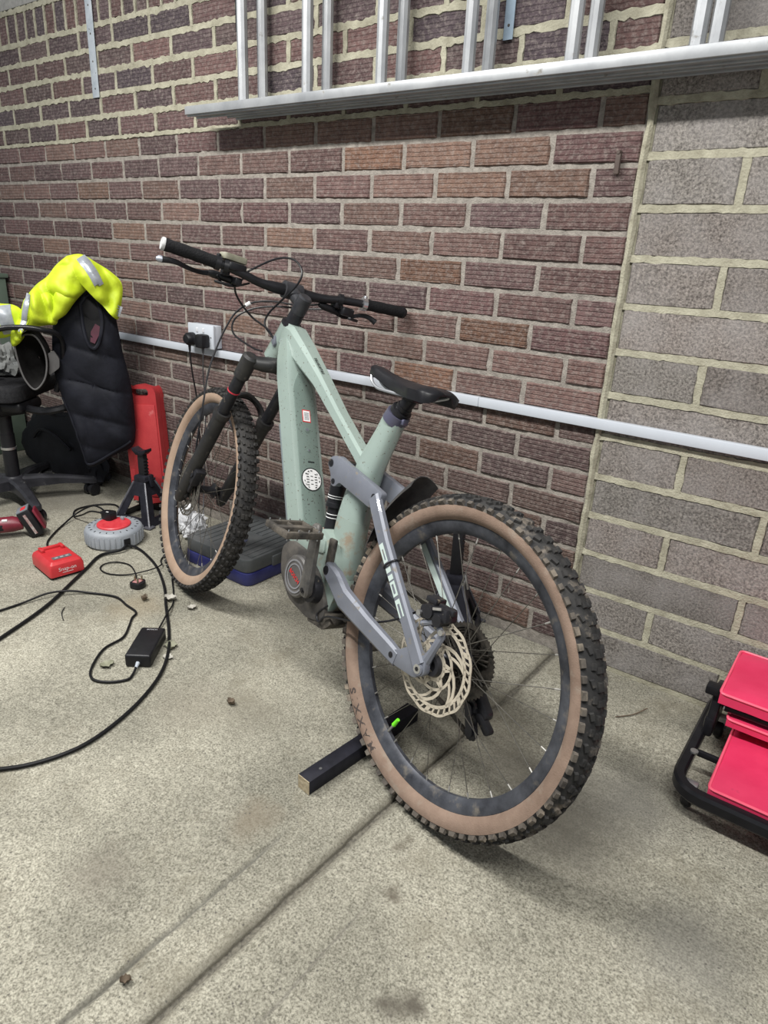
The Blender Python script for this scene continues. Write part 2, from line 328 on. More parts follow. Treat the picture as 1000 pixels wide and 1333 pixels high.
V_ST = [piece_mesh('brick', 0.2130, 0.0635, 0.05, M_BRICK, i) for i in range(5)]
V_HD = [piece_mesh('brick', 0.1015, 0.0635, 0.05, M_BRICK, 20+i) for i in range(3)]
V_SO = [piece_mesh('brick', 0.0620, 0.1005, 0.05, M_BRICK, 40+i) for i in range(3)]
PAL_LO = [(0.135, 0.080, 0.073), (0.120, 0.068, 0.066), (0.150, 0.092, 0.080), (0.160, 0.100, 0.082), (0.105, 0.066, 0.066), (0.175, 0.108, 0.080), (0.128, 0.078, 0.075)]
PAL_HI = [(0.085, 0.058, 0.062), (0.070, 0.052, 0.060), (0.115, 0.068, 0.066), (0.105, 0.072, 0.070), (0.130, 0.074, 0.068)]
def seen(p):
    d = Vector(p)-co.matrix_world.translation; z = d.dot(c_f)
    if z < 0.1: return None
    u = 500+885.5*d.dot(c_r)/z; v = 666.5-885.5*d.dot(c_u)/z
    return (u, v, z)
bricks = []
rb = random.Random(5)
def colour(x, z, hi):
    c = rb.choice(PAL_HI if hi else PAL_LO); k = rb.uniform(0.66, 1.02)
    if not hi and x > -0.95 and rb.random() < 0.13: c = (0.160, 0.088, 0.058)
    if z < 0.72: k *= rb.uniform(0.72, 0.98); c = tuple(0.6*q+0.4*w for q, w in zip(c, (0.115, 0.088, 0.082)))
    return tuple(q*k for q in c)
SOLD = Z0+0.075*6                             # soldier course starts here
for row in range(-18, 6):                      # courses below (negative) and above bed 0
    zc = Z0+0.075*row+0.0375
    if zc-0.0325 < -0.03: continue
    hd = (row % 2 == 0)
    x = -0.005
    while x > BX0+0.25:
        half = hd and x > -0.006
        ln = 0.1025 if half else 0.215
        bricks.append((x-ln/2, zc, 'h' if half else 's', row)); x -= ln+0.010
x = -0.04
while x > BX0+0.1:
    bricks.append((x, SOLD+0.0575, 'v', 9)); x -= 0.075
ranked = []
for b in bricks:
    s = seen((b[0], 0, b[1])); ins = s and -60 < s[0] < 1060 and -60 < s[1] < 1393
    ranked.append((s[2] if ins else 50+abs(b[0]), b))
ranked.sort(key=lambda q: q[0])
far = MB(); far_c = []
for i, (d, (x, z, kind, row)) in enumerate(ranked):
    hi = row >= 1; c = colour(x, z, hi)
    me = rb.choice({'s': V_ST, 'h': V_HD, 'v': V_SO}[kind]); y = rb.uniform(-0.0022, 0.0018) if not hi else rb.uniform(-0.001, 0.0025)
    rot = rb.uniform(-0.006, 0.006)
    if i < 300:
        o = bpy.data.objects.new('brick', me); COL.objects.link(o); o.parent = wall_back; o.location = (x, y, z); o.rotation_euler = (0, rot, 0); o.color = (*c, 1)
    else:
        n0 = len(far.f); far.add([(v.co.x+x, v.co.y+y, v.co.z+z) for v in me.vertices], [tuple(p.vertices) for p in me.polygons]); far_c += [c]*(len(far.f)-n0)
fo = far.build('brickwork', M_BRICKF, wall_back, smooth=False); fo['kind'] = 'stuff'
ca = fo.data.color_attributes.new('tint', 'FLOAT_COLOR', 'CORNER')
for p in fo.data.polygons:
    for li in p.loop_indices: ca.data[li].color = (*far_c[p.index], 1)

def ribbon(mb, p0, p1, half, proud, seed, rag=0.35, step=0.011):
    """a raised, ragged strip of mortar along a joint on the wall face"""
    p0 = Vector(p0); p1 = Vector(p1); n = max(2, int((p1-p0).length/step)); d = (p1-p0).normalized(); w = Vector((-d.z, 0, d.x)); secs = []
    for i in range(n+1):
        p = p0+(p1-p0)*i/n; q = Vector((p.x*60+seed, p.z*60, seed))
        wa = half*(1+rag*noise.fractal(q, 0.7, 2.0, 3)*1.6); wb = half*(1+rag*noise.fractal(q+Vector((50, 9, 3)), 0.7, 2.0, 3)*1.6); y = -proud*(1+0.6*noise.noise(q*0.7))
        secs.append([p-w*wa+Vector((0, 0.004, 0)), p-w*wa*0.92+Vector((0, y, 0)), p+Vector((0, y+0.0004, 0)), p+w*wb*0.92+Vector((0, y+0.0012, 0)), p+w*wb+Vector((0, 0.004, 0))])
    mb.loft(secs, closed_u=False, cap=False)
jm = MB()
for row in range(1, 7): ribbon(jm, (BX0, 0, Z0+0.075*row), (0, 0, Z0+0.075*row), 0.0105 if row > 1 else 0.0075, 0.0012, row*3.1)
ribbon(jm, (BX0, 0, SOLD+0.117), (0, 0, SOLD+0.117), 0.011, 0.002, 77)
MB().box((BX0/2, 0.03, SOLD+0.235), (-BX0-0.01, 0.066, 0.215), bev=0.004).build('lintel', mat('lintel_concrete', (0.24, 0.235, 0.225), 0.9, scale=30, col2=(0.36, 0.35, 0.33), bump=1.0), wall_back)
for (x, z, kind, row) in bricks:
    if row >= 1 and kind != 'v':
        e = x-(0.0565 if kind == 'h' else 0.1125); ribbon(jm, (e, 0, z-0.034), (e, 0, z+0.034), 0.0085, 0.0010, x*13+z)
    if kind == 'v': ribbon(jm, (x-0.0375, 0, z-0.052), (x-0.0375, 0, z+0.052), 0.0065, 0.0010, x*13)
jm.build('pointing', M_CREAM, wall_back, angle=70)
jb = MB()
# pier of grey concrete blocks, courses of 108 mm
V_BF = [piece_mesh('block', 0.405, 0.0965, 0.08, M_BLOCK, 60+i, 0.0022, 0.004) for i in range(3)]
V_BH = [piece_mesh('block', 0.202, 0.0965, 0.08, M_BLOCK, 70+i, 0.0022, 0.004) for i in range(3)]
PB_ = 0.1095
for row in range(-13, 11):
    zc = Z0-0.059+PB_*row+0.0548               # bed joint at 1.321
    if zc < 0.03: continue
    full = (row % 2 == 0); x = 0.016
    ribbon(jb, (0.0, 0, zc-0.0548), (2.5, 0, zc-0.0548), 0.0092, 0.0008, row*2.7+40, 0.20)
    while x < 2.4:
        half = (not full) and x < 0.02
        ln = 0.202 if half else 0.405
        o = bpy.data.objects.new('block', rb.choice(V_BH if half else V_BF)); COL.objects.link(o); o.parent = wall_right
        o.location = (x+ln/2, rb.uniform(-0.002, 0.002), zc); g = rb.uniform(0.80, 1.2); wv = rb.uniform(-0.02, 0.02)
        o.color = (0.205*g+wv*.3, 0.188*g, 0.172*g, 1); x += ln+0.013
        ribbon(jb, (x-0.0065, 0, zc-0.05), (x-0.0065, 0, zc+0.05), 0.0090, 0.0006, x*7+row, 0.18)
jb.build('pointing', M_CREAM, wall_right, angle=70)
# crooked bead of mortar running up the joint between brick and block
bead = MB(); zz = 0.0; pts = []
while zz < 2.55: pts.append((0.004+0.004*noise.noise(Vector((zz*9, 2, 0))), 0.001, zz)); zz += 0.02
bead.tube(pts, [0.0095+0.005*noise.noise(Vector((p[2]*22, 7, 1))) for p in pts], 6)
bead.build('mortar_bead', M_CREAM, wall_right)

# ------------------------------------------------------------------ the floor: two slabs with a joint between them
def jx(y): return -0.040+0.03*(y+0.79)+0.003*noise.noise(Vector((y*7, 0, 0)))+0.0016*noise.noise(Vector((y*31, 3, 0)))
def edge(d): return -0.0095*math.exp(-max(d, 0)/0.0085)
def g1(x, y):
    d = x-(-0.155+0.009*noise.noise(Vector((y*2, 5, 0)))); a = max(0, min(1, (-0.95-y)/0.12)); return -0.0080*a*(0.8+0.6*noise.noise(Vector((y*9, 1, 4))))*math.exp(-(d/0.0048)**2)
def g2(x, y):
    d = x-(0.071+0.006*noise.noise(Vector((y*3, 8, 0)))); a = max(0, min(1, (y+1.32)/0.1))*max(0, min(1, (-0.96-y)/0.08)); return -0.003*a*math.exp(-(d/0.004)**2)
def undul(x, y): return 0.0012*noise.fractal(Vector((x*5, y*5, 4)), 0.9, 2.0, 3)-0.001
floor_base = MB().box((-0.9, -1.6, -0.0855), (7.0, 3.6, 0.14)).build('floor', mat('joint_dirt', (0.06, 0.055, 0.045), 1.0, scale=120, col2=(0.19, 0.175, 0.14), bump=1.5, bscale=300))
struct(floor_base)
def mk(left):
    mb = MB(); ny = 220
    far_x = [-4.3+0.1*i for i in range(40)]+[-0.3+0.02*i for i in range(6)] if left else [2.6-0.1*i for i in range(24)]+[0.2-0.02*i for i in range(4)]
    near = [0.10, 0.085, 0.075, 0.065, 0.055, 0.045, 0.035, 0.025, 0.018, 0.013, 0.009, 0.006, 0.004, 0.002, 0.0]
    extra = [-0.180+0.003*i for i in range(16)] if left else [0.050+0.004*i for i in range(11)]
    vs = []; n = None
    for j in range(ny+1):
        y = -3.3+3.3*j/ny; J = jx(y); w = 0.0058+0.0034*noise.noise(Vector((y*17, 1, 2)))+0.0015*noise.noise(Vector((y*60, 4, 2)))
        if left: xs = sorted([q for q in far_x+extra if q < -0.205 or q in extra]+[J-w-d for d in near if J-w-d > -0.134]); 
        else: xs = sorted([q for q in far_x+extra if q > 0.045]+[J+w+d for d in near if J+w+d < 0.045])
        if n is None: n = len(xs)
        if len(xs) != n:
            while len(xs) > n: xs.pop(0 if left else -1)
            while len(xs) < n: xs.insert(0, xs[0]-0.01) if left else xs.append(xs[-1]+0.01)
        for x in xs:
            d = (J-w-x) if left else (x-J-w)
            z = undul(x, y)+edge(d)+(g1(x, y) if left else g2(x, y))
            vs.append((x, y, z))
        e = xs[-1] if left else xs[0]
        if left: vs.append((e, y, -0.03))
        else: vs.insert(len(vs)-n, (e, y, -0.03))
    n += 1; fs = []
    for j in range(ny):
        for i in range(n-1): a = j*n+i; fs.append((a, a+1, a+n+1, a+n))
    return mb.add(vs, fs)
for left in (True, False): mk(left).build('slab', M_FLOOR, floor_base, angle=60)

# ceiling battens: the lamps of the garage, above the frame
for x, y, z, p in LAMPS:
    t = empty('batten_lamp', (x, y, z)); tag(t, 'long white strip light fixed overhead on the %s side of the garage' % ('chair' if x < 0 else 'stool'), 'lamp')
    MB().box((0, 0, 0.03), (1.55, 0.07, 0.05), bev=0.006).build('housing', mat('lamp_white', (0.8, 0.8, 0.8), 0.4), t)
    for s in (-1, 1): MB().box((s*0.765, 0, -0.01), (0.02, 0.12, 0.04), bev=0.004).build('end_cap', MATS['lamp_white'], t)
    for s in (-1, 1): MB().cyl((s*0.6, 0, 0.05), (s*0.6, 0, 0.35), 0.006).build('hanger', MATS['lamp_white'], t)

# ------------------------------------------------------------------ the bicycle: local x forward, y to its left, z up; it leans on the wall
M_SAGE = mat('sage_paint', (0.245, 0.305, 0.276), 0.34, var=0.06, scale=6, coat=0.4, spots=((0.10, 0.088, 0.066), 130, 0.635, 0.03))
M_SAGED = mat('sage_cover', (0.135, 0.180, 0.160), 0.45, var=0.06, scale=8, spots=((0.04, 0.037, 0.03), 150, 0.61, 0.03))
M_MUDSAGE = mat('muddy_sage', (0.225, 0.28, 0.25), 0.5, var=0.06, scale=8, spots=((0.22, 0.18, 0.13), 28, 0.52, 0.14))
M_GREY = mat('slate_alloy', (0.150, 0.160, 0.190), 0.48, metal=0.2, var=0.10, scale=14, coat=0.12, spots=((0.19, 0.165, 0.13), 48, 0.60, 0.10))
M_PALE = mat('pale_decal', (0.44, 0.52, 0.49), 0.4, var=0.05, scale=30)
M_BLK = mat('black_plastic', (0.009, 0.009, 0.011), 0.42, var=0.25, scale=50, spec=0.35)
M_BLKM = mat('black_alloy', (0.03, 0.03, 0.034), 0.32, metal=0.5, var=0.2, scale=40, spots=((0.16, 0.135, 0.10), 55, 0.62, 0.08))
M_DUSTY = mat('dusty_black', (0.022, 0.021, 0.021), 0.7, scale=26, col2=(0.115, 0.10, 0.082), bump=0.6, bscale=160)
M_FORK = mat('fork_black', (0.012, 0.012, 0.014), 0.45, scale=16, col2=(0.030, 0.029, 0.028), spots=((0.13, 0.115, 0.095), 40, 0.60, 0.14), spec=0.4)
M_RUBBER = mat('rubber_grip', (0.008, 0.008, 0.009), 0.75, var=0.2, scale=90, bump=1.0, bscale=260)
M_STEEL = mat('bright_steel', (0.55, 0.55, 0.55), 0.3, metal=0.9, var=0.1, scale=40)
M_NIP = mat('nipple_alloy', (0.30, 0.29, 0.27), 0.5, metal=0.4, var=0.2)
M_ROTOR = mat('dirty_rotor', (0.40, 0.36, 0.29), 0.5, metal=0.35, scale=40, col2=(0.56, 0.50, 0.40))
M_SPOKE = mat('spoke_black', (0.05, 0.048, 0.045), 0.4, metal=0.4, scale=60, col2=(0.13, 0.12, 0.10))
M_CASS = mat('dirty_cassette', (0.012, 0.012, 0.011), 0.6, metal=0.2, scale=60, col2=(0.055, 0.048, 0.040))
M_ROTORF = mat('dark_rotor', (0.05, 0.047, 0.042), 0.5, metal=0.3, scale=40, col2=(0.13, 0.12, 0.10))
M_RIM = mat('dusty_rim', (0.022, 0.023, 0.028), 0.42, metal=0.3, scale=14, col2=(0.085, 0.09, 0.105), spots=((0.17, 0.15, 0.125), 26, 0.57, 0.18))
M_TAN = mat('tan_sidewall', (0.150, 0.100, 0.073), 0.88, scale=14, col2=(0.235, 0.165, 0.125), bump=0.4, bscale=400, spots=((0.235, 0.195, 0.155), 22, 0.56, 0.16))
M_TANF = mat('tan_sidewall_clean', (0.265, 0.180, 0.125), 0.88, scale=12, col2=(0.345, 0.250, 0.185), bump=0.4, bscale=400)
M_TREAD = mat('tread_rubber', (0.013, 0.013, 0.014), 0.8, scale=30, col2=(0.045, 0.042, 0.039), spec=0.3)
M_TREADM = mat('muddy_tread', (0.014, 0.014, 0.015), 0.8, scale=30, col2=(0.04, 0.038, 0.036), spots=((0.155, 0.132, 0.108), 30, 0.55, 0.16), spec=0.3)
M_KNOBM = mat('dusty_knob', (0.028, 0.026, 0.025), 0.9, scale=26, col2=(0.13, 0.112, 0.093), spots=((0.235, 0.195, 0.150), 16, 0.54, 0.14), spec=0.2)
M_DARKTXT = mat('dark_print', (0.05, 0.037, 0.032), 0.8, var=0.1)
M_BLKTXT = mat('black_print', (0.012, 0.015, 0.015), 0.6, var=0.1)
M_RED = mat('red_print', (0.55, 0.02, 0.025), 0.5, var=0.1)
M_WHT = mat('white_print', (0.72, 0.72, 0.72), 0.5, var=0.05)

HEAD, LEAN = R(164.4), R(13.6)
fw = Vector((math.cos(HEAD), math.sin(HEAD), 0)); lt = Vector((-math.sin(HEAD), math.cos(HEAD), 0)); zz = Vector((0, 0, 1))
la = lt*math.cos(LEAN)+zz*math.sin(LEAN); u2 = zz*math.cos(LEAN)-lt*math.sin(LEAN)
BM = Matrix(((fw.x, la.x, u2.x, 0.006), (fw.y, la.y, u2.y, -0.789), (fw.z, la.z, u2.z, 0.0035), (0, 0, 0, 1)))
bike = empty('mountain_bike', M=BM)
tag(bike, 'sage green electric mountain bike with tan sidewall tyres leaning on the brick wall', 'bicycle')

RW = 0.336
def wheel(name, mats, rear):
    """rim mesh centred on the axle, axle along local y, with tyre, knobs, spokes, hub, rotor as sub-parts"""
    tan, tread = mats
    rim = MB(); rim.lathe([(0.262, -0.009), (0.257, -0.004), (0.257, 0.004), (0.262, 0.009), (0.272, 0.0145), (0.284, 0.0165), (0.2865, 0.015), (0.281, 0.013), (0.276, 0.0), (0.281, -0.013), (0.2865, -0.015), (0.284, -0.0165), (0.272, -0.0145)], n=96, closed=True)
    w = rim.build(name, M_RIM, bike)
    side = [(0.2835, 0.0140), (0.288, 0.0215), (0.296, 0.0275), (0.3055, 0.0300), (0.314, 0.0292)]
    top = [(0.314, 0.0292), (0.321, 0.0255), (0.3275, 0.0185), (0.3312, 0.0095), (0.3322, 0)]
    ty = MB(); ty.lathe(side, n=96); ty.lathe([(r, -b) for r, b in side], n=96)
    ty.lathe(top+[(r, -b) for r, b in top[::-1][1:]], n=96, mi=1)
    t = ty.build('tyre', [tan, tread], w, angle=80)
    kn = MB(); N = 78
    def knob(ang, r0, b, tilt, sz, skew=0.0, mi=0):
        M = Matrix.Rotation(-ang, 4, 'Y') @ Matrix.Translation((r0, b, 0)) @ Matrix.Rotation(tilt, 4, 'Z') @ Matrix.Rotation(skew, 4, 'X')
        hx, hy, hz = sz[0]/2, sz[1]/2, sz[2]/2
        vs = [M @ Vector((sx*hx, sy*hy*(0.8 if sx > 0 else 1), sz_*hz*(0.8 if sx > 0 else 1))) for sx in (-1, 1) for sy in (-1, 1) for sz_ in (-1, 1)]
        kn.add(vs, [(0, 1, 3, 2), (4, 6, 7, 5), (0, 4, 5, 1), (2, 3, 7, 6), (0, 2, 6, 4), (1, 5, 7, 3)], mi)
    rk = random.Random(3)
    for i in range(N):
        a = 2*math.pi*i/N
        for s in (-1, 1):
            knob(a, 0.3205, s*0.0292, s*0.72, (0.0085, 0.0095, 0.0165 if i % 2 else 0.013), 0, 1)
            if i % 2 == 0: knob(a+0.5*math.pi/N, 0.3290, s*0.0185, s*0.5, (0.0075, 0.0085, 0.0150), s*0.3)
            else: knob(a+0.5*math.pi/N, 0.3303, s*0.0150, s*0.35, (0.0070, 0.0085, 0.0140), -s*0.2)
        if i % 2 == 0:
            for s in (-1, 1): knob(a+math.pi/N, 0.3335, s*0.0058, s*0.12, (0.0070, 0.0085, 0.0175))
        else:
            for s in (-1, 1): knob(a+math.pi/N, 0.3335, s*0.0062, s*0.12, (0.0065, 0.0100, 0.0110))
    k = kn.build('tread_knobs', [tread, M_KNOBM if rear else tread], w, smooth=False); k['kind'] = 'stuff'
    # hub
    hb = MB(); hb.lathe([(0.0, 0.055), (0.012, 0.055), (0.012, 0.042), (0.020, 0.040), (0.0265, 0.034), (0.0265, 0.030), (0.014, 0.022), (0.012, 0.0), (0.014, -0.022), (0.0265, -0.030), (0.0265, -0.034), (0.018, -0.04), (0.012, -0.055), (0.0, -0.055)], n=24)
    hb.build('hub', M_BLKM, w)
    # spokes, one mesh per crossing pattern
    base = {}
    for s in (-1, 1):
        for c in (-1, 1):
            fl = Vector((0.024*math.cos(c*1.15), s*0.031, 0.024*math.sin(c*1.15))); en = Vector((0.2575, s*0.0025, 0)); d = (fl-en).normalized()
            m = MB(); m.cyl(en+d*0.012, fl, 0.00095, n=5); m.cyl(en, en+d*0.012, 0.0017, n=6, mi=1); base[(s, c)] = m.mesh('spoke', [M_SPOKE, M_NIP])
    for i in range(28):
        s = 1 if i % 2 else -1; c = 1 if (i//2) % 2 else -1
        o = bpy.data.objects.new('spoke', base[(s, c)]); COL.objects.link(o); o.parent = w; o.rotation_euler = (0, 2*math.pi*(i+0.35)/28, 0)
    # rotor: carrier, curved arms, slotted braking track
    rt = MB(); y0, y1 = 0.0512, 0.0530; Rr = 0.097 if rear else 0.092
    def strip(pts, wd):
        n = len(pts); secs = []
        for i, p in enumerate(pts):
            p = Vector(p); q = Vector(pts[min(i+1, n-1)])-Vector(pts[max(i-1, 0)]); nn = Vector((-q.y, q.x)).normalized()*wd/2
            secs.append([(p.x-nn.x, y0, p.y-nn.y), (p.x+nn.x, y0, p.y+nn.y), (p.x+nn.x, y1, p.y+nn.y), (p.x-nn.x, y1, p.y-nn.y)])
        rt.loft(secs)
    ring = lambda r: [(r*math.cos(2*math.pi*i/72), r*math.sin(2*math.pi*i/72)) for i in range(73)]
    strip([((Rr-0.002+0.0012*math.cos(2*math.pi*i/12))*math.cos(2*math.pi*i/144), (Rr-0.002+0.0012*math.cos(2*math.pi*i/12))*math.sin(2*math.pi*i/144)) for i in range(145)], 0.0052)
    strip(ring(Rr-0.0165), 0.0062)
    for i in range(36):
        if i % 6 == 5: w_, n_ = 0.0085, 1
        else: w_, n_ = 0.0034, 1
        t0 = 2*math.pi*i/36; strip([((Rr-0.015)*math.cos(t0-0.05), (Rr-0.015)*math.sin(t0-0.05)), ((Rr-0.0025)*math.cos(t0+0.05), (Rr-0.0025)*math.sin(t0+0.05))], w_)
    strip(ring(0.047), 0.0055); strip(ring(0.027), 0.0085)
    for i in range(6):
        t0 = math.pi*i/3
        strip([(0.027*math.cos(t0), 0.027*math.sin(t0)), (0.047*math.cos(t0+0.25), 0.047*math.sin(t0+0.25))], 0.007)
        strip([(0.027*math.cos(t0+0.5), 0.027*math.sin(t0+0.5)), (0.047*math.cos(t0+0.25), 0.047*math.sin(t0+0.25))], 0.005)
        strip([((0.047+(Rr-0.0165-0.047)*q)*math.cos(t0+0.25+0.95*q), (0.047+(Rr-0.0165-0.047)*q)*math.sin(t0+0.25+0.95*q)) for q in (0, 0.25, 0.5, 0.75, 1)], 0.0062)
        strip([((0.047+(Rr-0.0165-0.047)*q)*math.cos(t0+0.75+0.55*q), (0.047+(Rr-0.0165-0.047)*q)*math.sin(t0+0.75+0.55*q)) for q in (0, 0.25, 0.5, 0.75, 1)], 0.0050)
    r_ = rt.build('brake_rotor', M_ROTOR if rear else M_ROTORF, w); r_.rotation_euler = (0, 0.5, 0); r_['label'] = 'straw coloured slotted steel brake rotor' if rear else 'dark slotted brake rotor'
    lk = MB(); lk.lathe([(0.012, 0.062), (0.021, 0.062), (0.024, 0.054), (0.024, 0.050)], n=20); lk.build('lock_ring', M_BLKM, w)
    # valve with a lime green cap on the rear wheel
    vm = MB(); vm.cyl((0.257, 0.003, 0), (0.222, 0.004, 0), 0.0032, n=8, mi=0); vm.cyl((0.232, 0.004, 0), (0.211, 0.005, 0), 0.0052, 0.004, n=10, mi=1)
    vo = vm.build('valve', [M_STEEL, mat('lime_cap', (0.16, 0.72, 0.02), 0.4, var=0.05)] if rear else [M_STEEL, M_BLK], w)
    return w, vo
wr_, valve = wheel('rear_wheel', (M_TAN, M_TREADM), True); wr_.location = (0, 0, RW)
valve.rotation_euler = (0, R(62.5), 0)
# MAXXIS on the left sidewall of the rear tyre
vs_, fs_ = text_geo('M A X X I S', 0.0235, 0.0006)
def tyre_y(r):
    prof = [(0.2835, 0.0140), (0.288, 0.0215), (0.296, 0.0275), (0.3055, 0.0300), (0.314, 0.0292)]
    for (r0, b0), (r1, b1) in zip(prof, prof[1:]):
        if r0 <= r <= r1: return b0+(b1-b0)*(r-r0)/(r1-r0)
    return 0.028
out = []
for x, yy in vs_:
    r = 0.3005+yy*0.9; a = R(-52)+x*1.28/0.3015
    out.append((r*math.cos(a), tyre_y(r)+0.0007, r*math.sin(a)))
tl = MB().add(out, fs_).build('sidewall_lettering', M_DARKTXT, wr_, smooth=False); tl['label'] = 'dark capital letters on the tan sidewall'
# cassette of the rear wheel
cs = MB()
for i in range(10):
    r = 0.078-0.0054*i-(0.002 if i > 4 else 0); nt_ = max(12, 50-4*i); y = -0.0345-0.0031*i; prof = []
    for j in range(nt_*2): prof.append(((r+(0.0022 if j % 2 else -0.0022))*math.cos(math.pi*j/nt_), (r+(0.0022 if j % 2 else -0.0022))*math.sin(math.pi*j/nt_)))
    n = len(prof); rin = r-0.010
    vs = [(x, y+0.0008, z) for x, z in prof]+[(x, y-0.0008, z) for x, z in prof]+[(x*rin/math.hypot(x, z), y+0.0008, z*rin/math.hypot(x, z)) for x, z in prof]+[(x*rin/math.hypot(x, z), y-0.0008, z*rin/math.hypot(x, z)) for x, z in prof]
    fs = []
    for j in range(n): k = (j+1) % n; fs += [(j, k, n+k, n+j), (j, 2*n+j, 2*n+k, k), (n+j, n+k, 3*n+k, 3*n+j), (2*n+j, 3*n+j, 3*n+k, 2*n+k)]
    cs.add(vs, fs)
    if i < 4:
        for q in range(6): t0 = q*math.pi/3+i*0.2; cs.tube([(0.022*math.cos(t0), y, 0.022*math.sin(t0)), ((rin+0.002)*math.cos(t0+0.25), y, (rin+0.002)*math.sin(t0+0.25))], 0.0028, 5)
cs.cyl((0, -0.034, 0), (0, -0.064, 0), 0.024, n=20); cs.build('cassette', M_CASS, wr_, smooth=False)

# steered front end
SA = Vector((-0.5, 0, 0.866)); SP = Vector((0.885, 0, 0.897))
ST = Matrix.Translation(SP) @ Matrix.Rotation(R(-5.0), 4, SA) @ Matrix.Translation(-SP)
wf_, valve2 = wheel('front_wheel', (M_TANF, M_TREAD), False); wf_.matrix_local = ST @ Matrix.Translation((1.2, 0, RW+0.002))
def steer(o): o.matrix_local = ST; return o
B1, B0 = Vector((1.205, 0, 0.310)), Vector((0.925, 0, 0.785))      # fork leg line, bottom and top
LD = (B0-B1).normalized()
for s in (1, -1):
    yb = 0.071*s; off = Vector((0, yb, 0)); sl = B1+LD*0.355
    fl = MB(); fl.tube([B1+off-LD*0.022, B1+off-LD*0.012, B1+off+LD*0.05, sl+off-LD*0.03, sl+off-LD*0.012, sl+off], [0.012, 0.017, 0.0205, 0.0225, 0.0235, 0.0235], 18)
    fl.tube([sl+off-LD*0.012, sl+off+LD*0.006], 0.0262, 18)
    fl.box(B1+Vector((-0.006, yb*0.86, 0.018)), (0.04, 0.022, 0.045), bev=0.008)
    lo = steer(fl.build('fork_lower', M_FORK, bike)); 
    stn = MB(); stn.tube([sl+off, B0+off-LD*0.02], 0.0178, 18); steer(stn.build('stanchion', M_BLKM, bike))
    if s > 0:
        steer(MB().tube([sl+off+LD*0.085, sl+off+LD*0.089], 0.0186, 18).build('travel_ring', mat('red_rubber', (0.5, 0.03, 0.05), 0.6), bike))
        cap = MB(); cap.cyl(B1+off-LD*0.026, B1+off-LD*0.02, 0.0135, n=16); steer(cap.build('leg_cap', mat('worn_alloy', (0.32, 0.33, 0.35), 0.4, 0.4, var=0.2), lo))
ar = MB(); PA = B1+LD*0.345
ar.tube(smooth_path([PA+Vector((0.018, 0.071, 0.0)), PA+Vector((0.030, 0.062, 0.035)), PA+Vector((0.036, 0.036, 0.062)), PA+Vector((0.038, 0.0, 0.070)), PA+Vector((0.036, -0.036, 0.062)), PA+Vector((0.030, -0.062, 0.035)), PA+Vector((0.018, -0.071, 0.0))], 3), 0.0095, 8)
ar.tube(smooth_path([PA+Vector((0.008, 0.066, 0.02)), PA+Vector((0.014, 0.050, 0.050)), PA+Vector((0.016, 0.0, 0.078)), PA+Vector((0.014, -0.050, 0.050)), PA+Vector((0.008, -0.066, 0.02))], 3), 0.007, 8)
steer(ar.build('fork_arch', M_FORK, bike))
cr = MB()
cpts = [B0+Vector((0, 0.071, 0.002)), B0+Vector((-0.008, 0.055, 0.000)), B0+Vector((-0.016, 0.03, 0.002)), B0+Vector((-0.020, 0, 0.010)), B0+Vector((-0.016, -0.03, 0.002)), B0+Vector((-0.008, -0.055, 0.000)), B0+Vector((0, -0.071, 0.002))]
secs = []
for p, h, d in zip(cpts, (0.017, 0.018, 0.022, 0.026, 0.022, 0.018, 0.017), (0.020, 0.019, 0.021, 0.027, 0.021, 0.019, 0.020)):
    X = Vector((0.866, 0, 0.5)); secs.append([p+X*(d*math.cos(t))+SA*(h*math.sin(t)) for t in [2*math.pi*j/12 for j in range(12)]])
cr.loft(secs)
for s in (1, -1): cr.tube([B0+Vector((0, 0.071*s, 0))-LD*0.055, B0+Vector((0, 0.071*s, 0))+LD*0.014, B0+Vector((0, 0.071*s, 0))+LD*0.02], [0.0225, 0.0235, 0.016], 18)
steer(cr.build('fork_crown', M_FORK, bike))
ax_ = MB(); ax_.cyl((1.2, 0.083, RW+0.002), (1.2, -0.083, RW+0.002), 0.0075, n=14); steer(ax_.build('front_axle', M_BLKM, bike))
fc = MB(); fc.box((1.128, 0.060, 0.392), (0.030, 0.036, 0.062), Matrix.Rotation(R(-30), 4, 'Y'), bev=0.007); fc.cyl((1.13, 0.082, 0.40), (1.13, 0.04, 0.40), 0.012, n=14); fc.box((1.150, 0.066, 0.372), (0.035, 0.012, 0.075), Matrix.Rotation(R(-30), 4, 'Y'), bev=0.004)
steer(fc.build('front_brake_caliper', M_BLKM, bike))

# main frame
def path_loft(mb, pts, half, lats, n=14, power=2.6, mi=0):
    """tube in the bike's plane: centre (x, z), half height in the plane, half width across"""
    P = [Vector((p[0], 0, p[1])) for p in pts]; secs = []
    for i, p in enumerate(P):
        d = (P[min(i+1, len(P)-1)]-P[max(i-1, 0)]).normalized(); nrm = Vector((-d.z, 0, d.x)); q = []
        for j in range(n):
            t = 2*math.pi*(j+0.5)/n; c, s = math.cos(t), math.sin(t)
            q.append(p+nrm*(half[i]*math.copysign(abs(c)**(2/power), c))+Vector((0, lats[i]*math.copysign(abs(s)**(2/power), s), 0)))
        secs.append(q)
    mb.loft(secs, mi=mi)
fr = MB()
# head tube
hb_, ht_ = Vector((0.925, 0, 0.812)), Vector((0.869, 0, 0.909))
fr.tube([hb_-(ht_-hb_)*0.03, hb_, hb_.lerp(ht_, 0.3), hb_.lerp(ht_, 0.7), ht_], [0.026, 0.0305, 0.0295, 0.0275, 0.0275], 20)
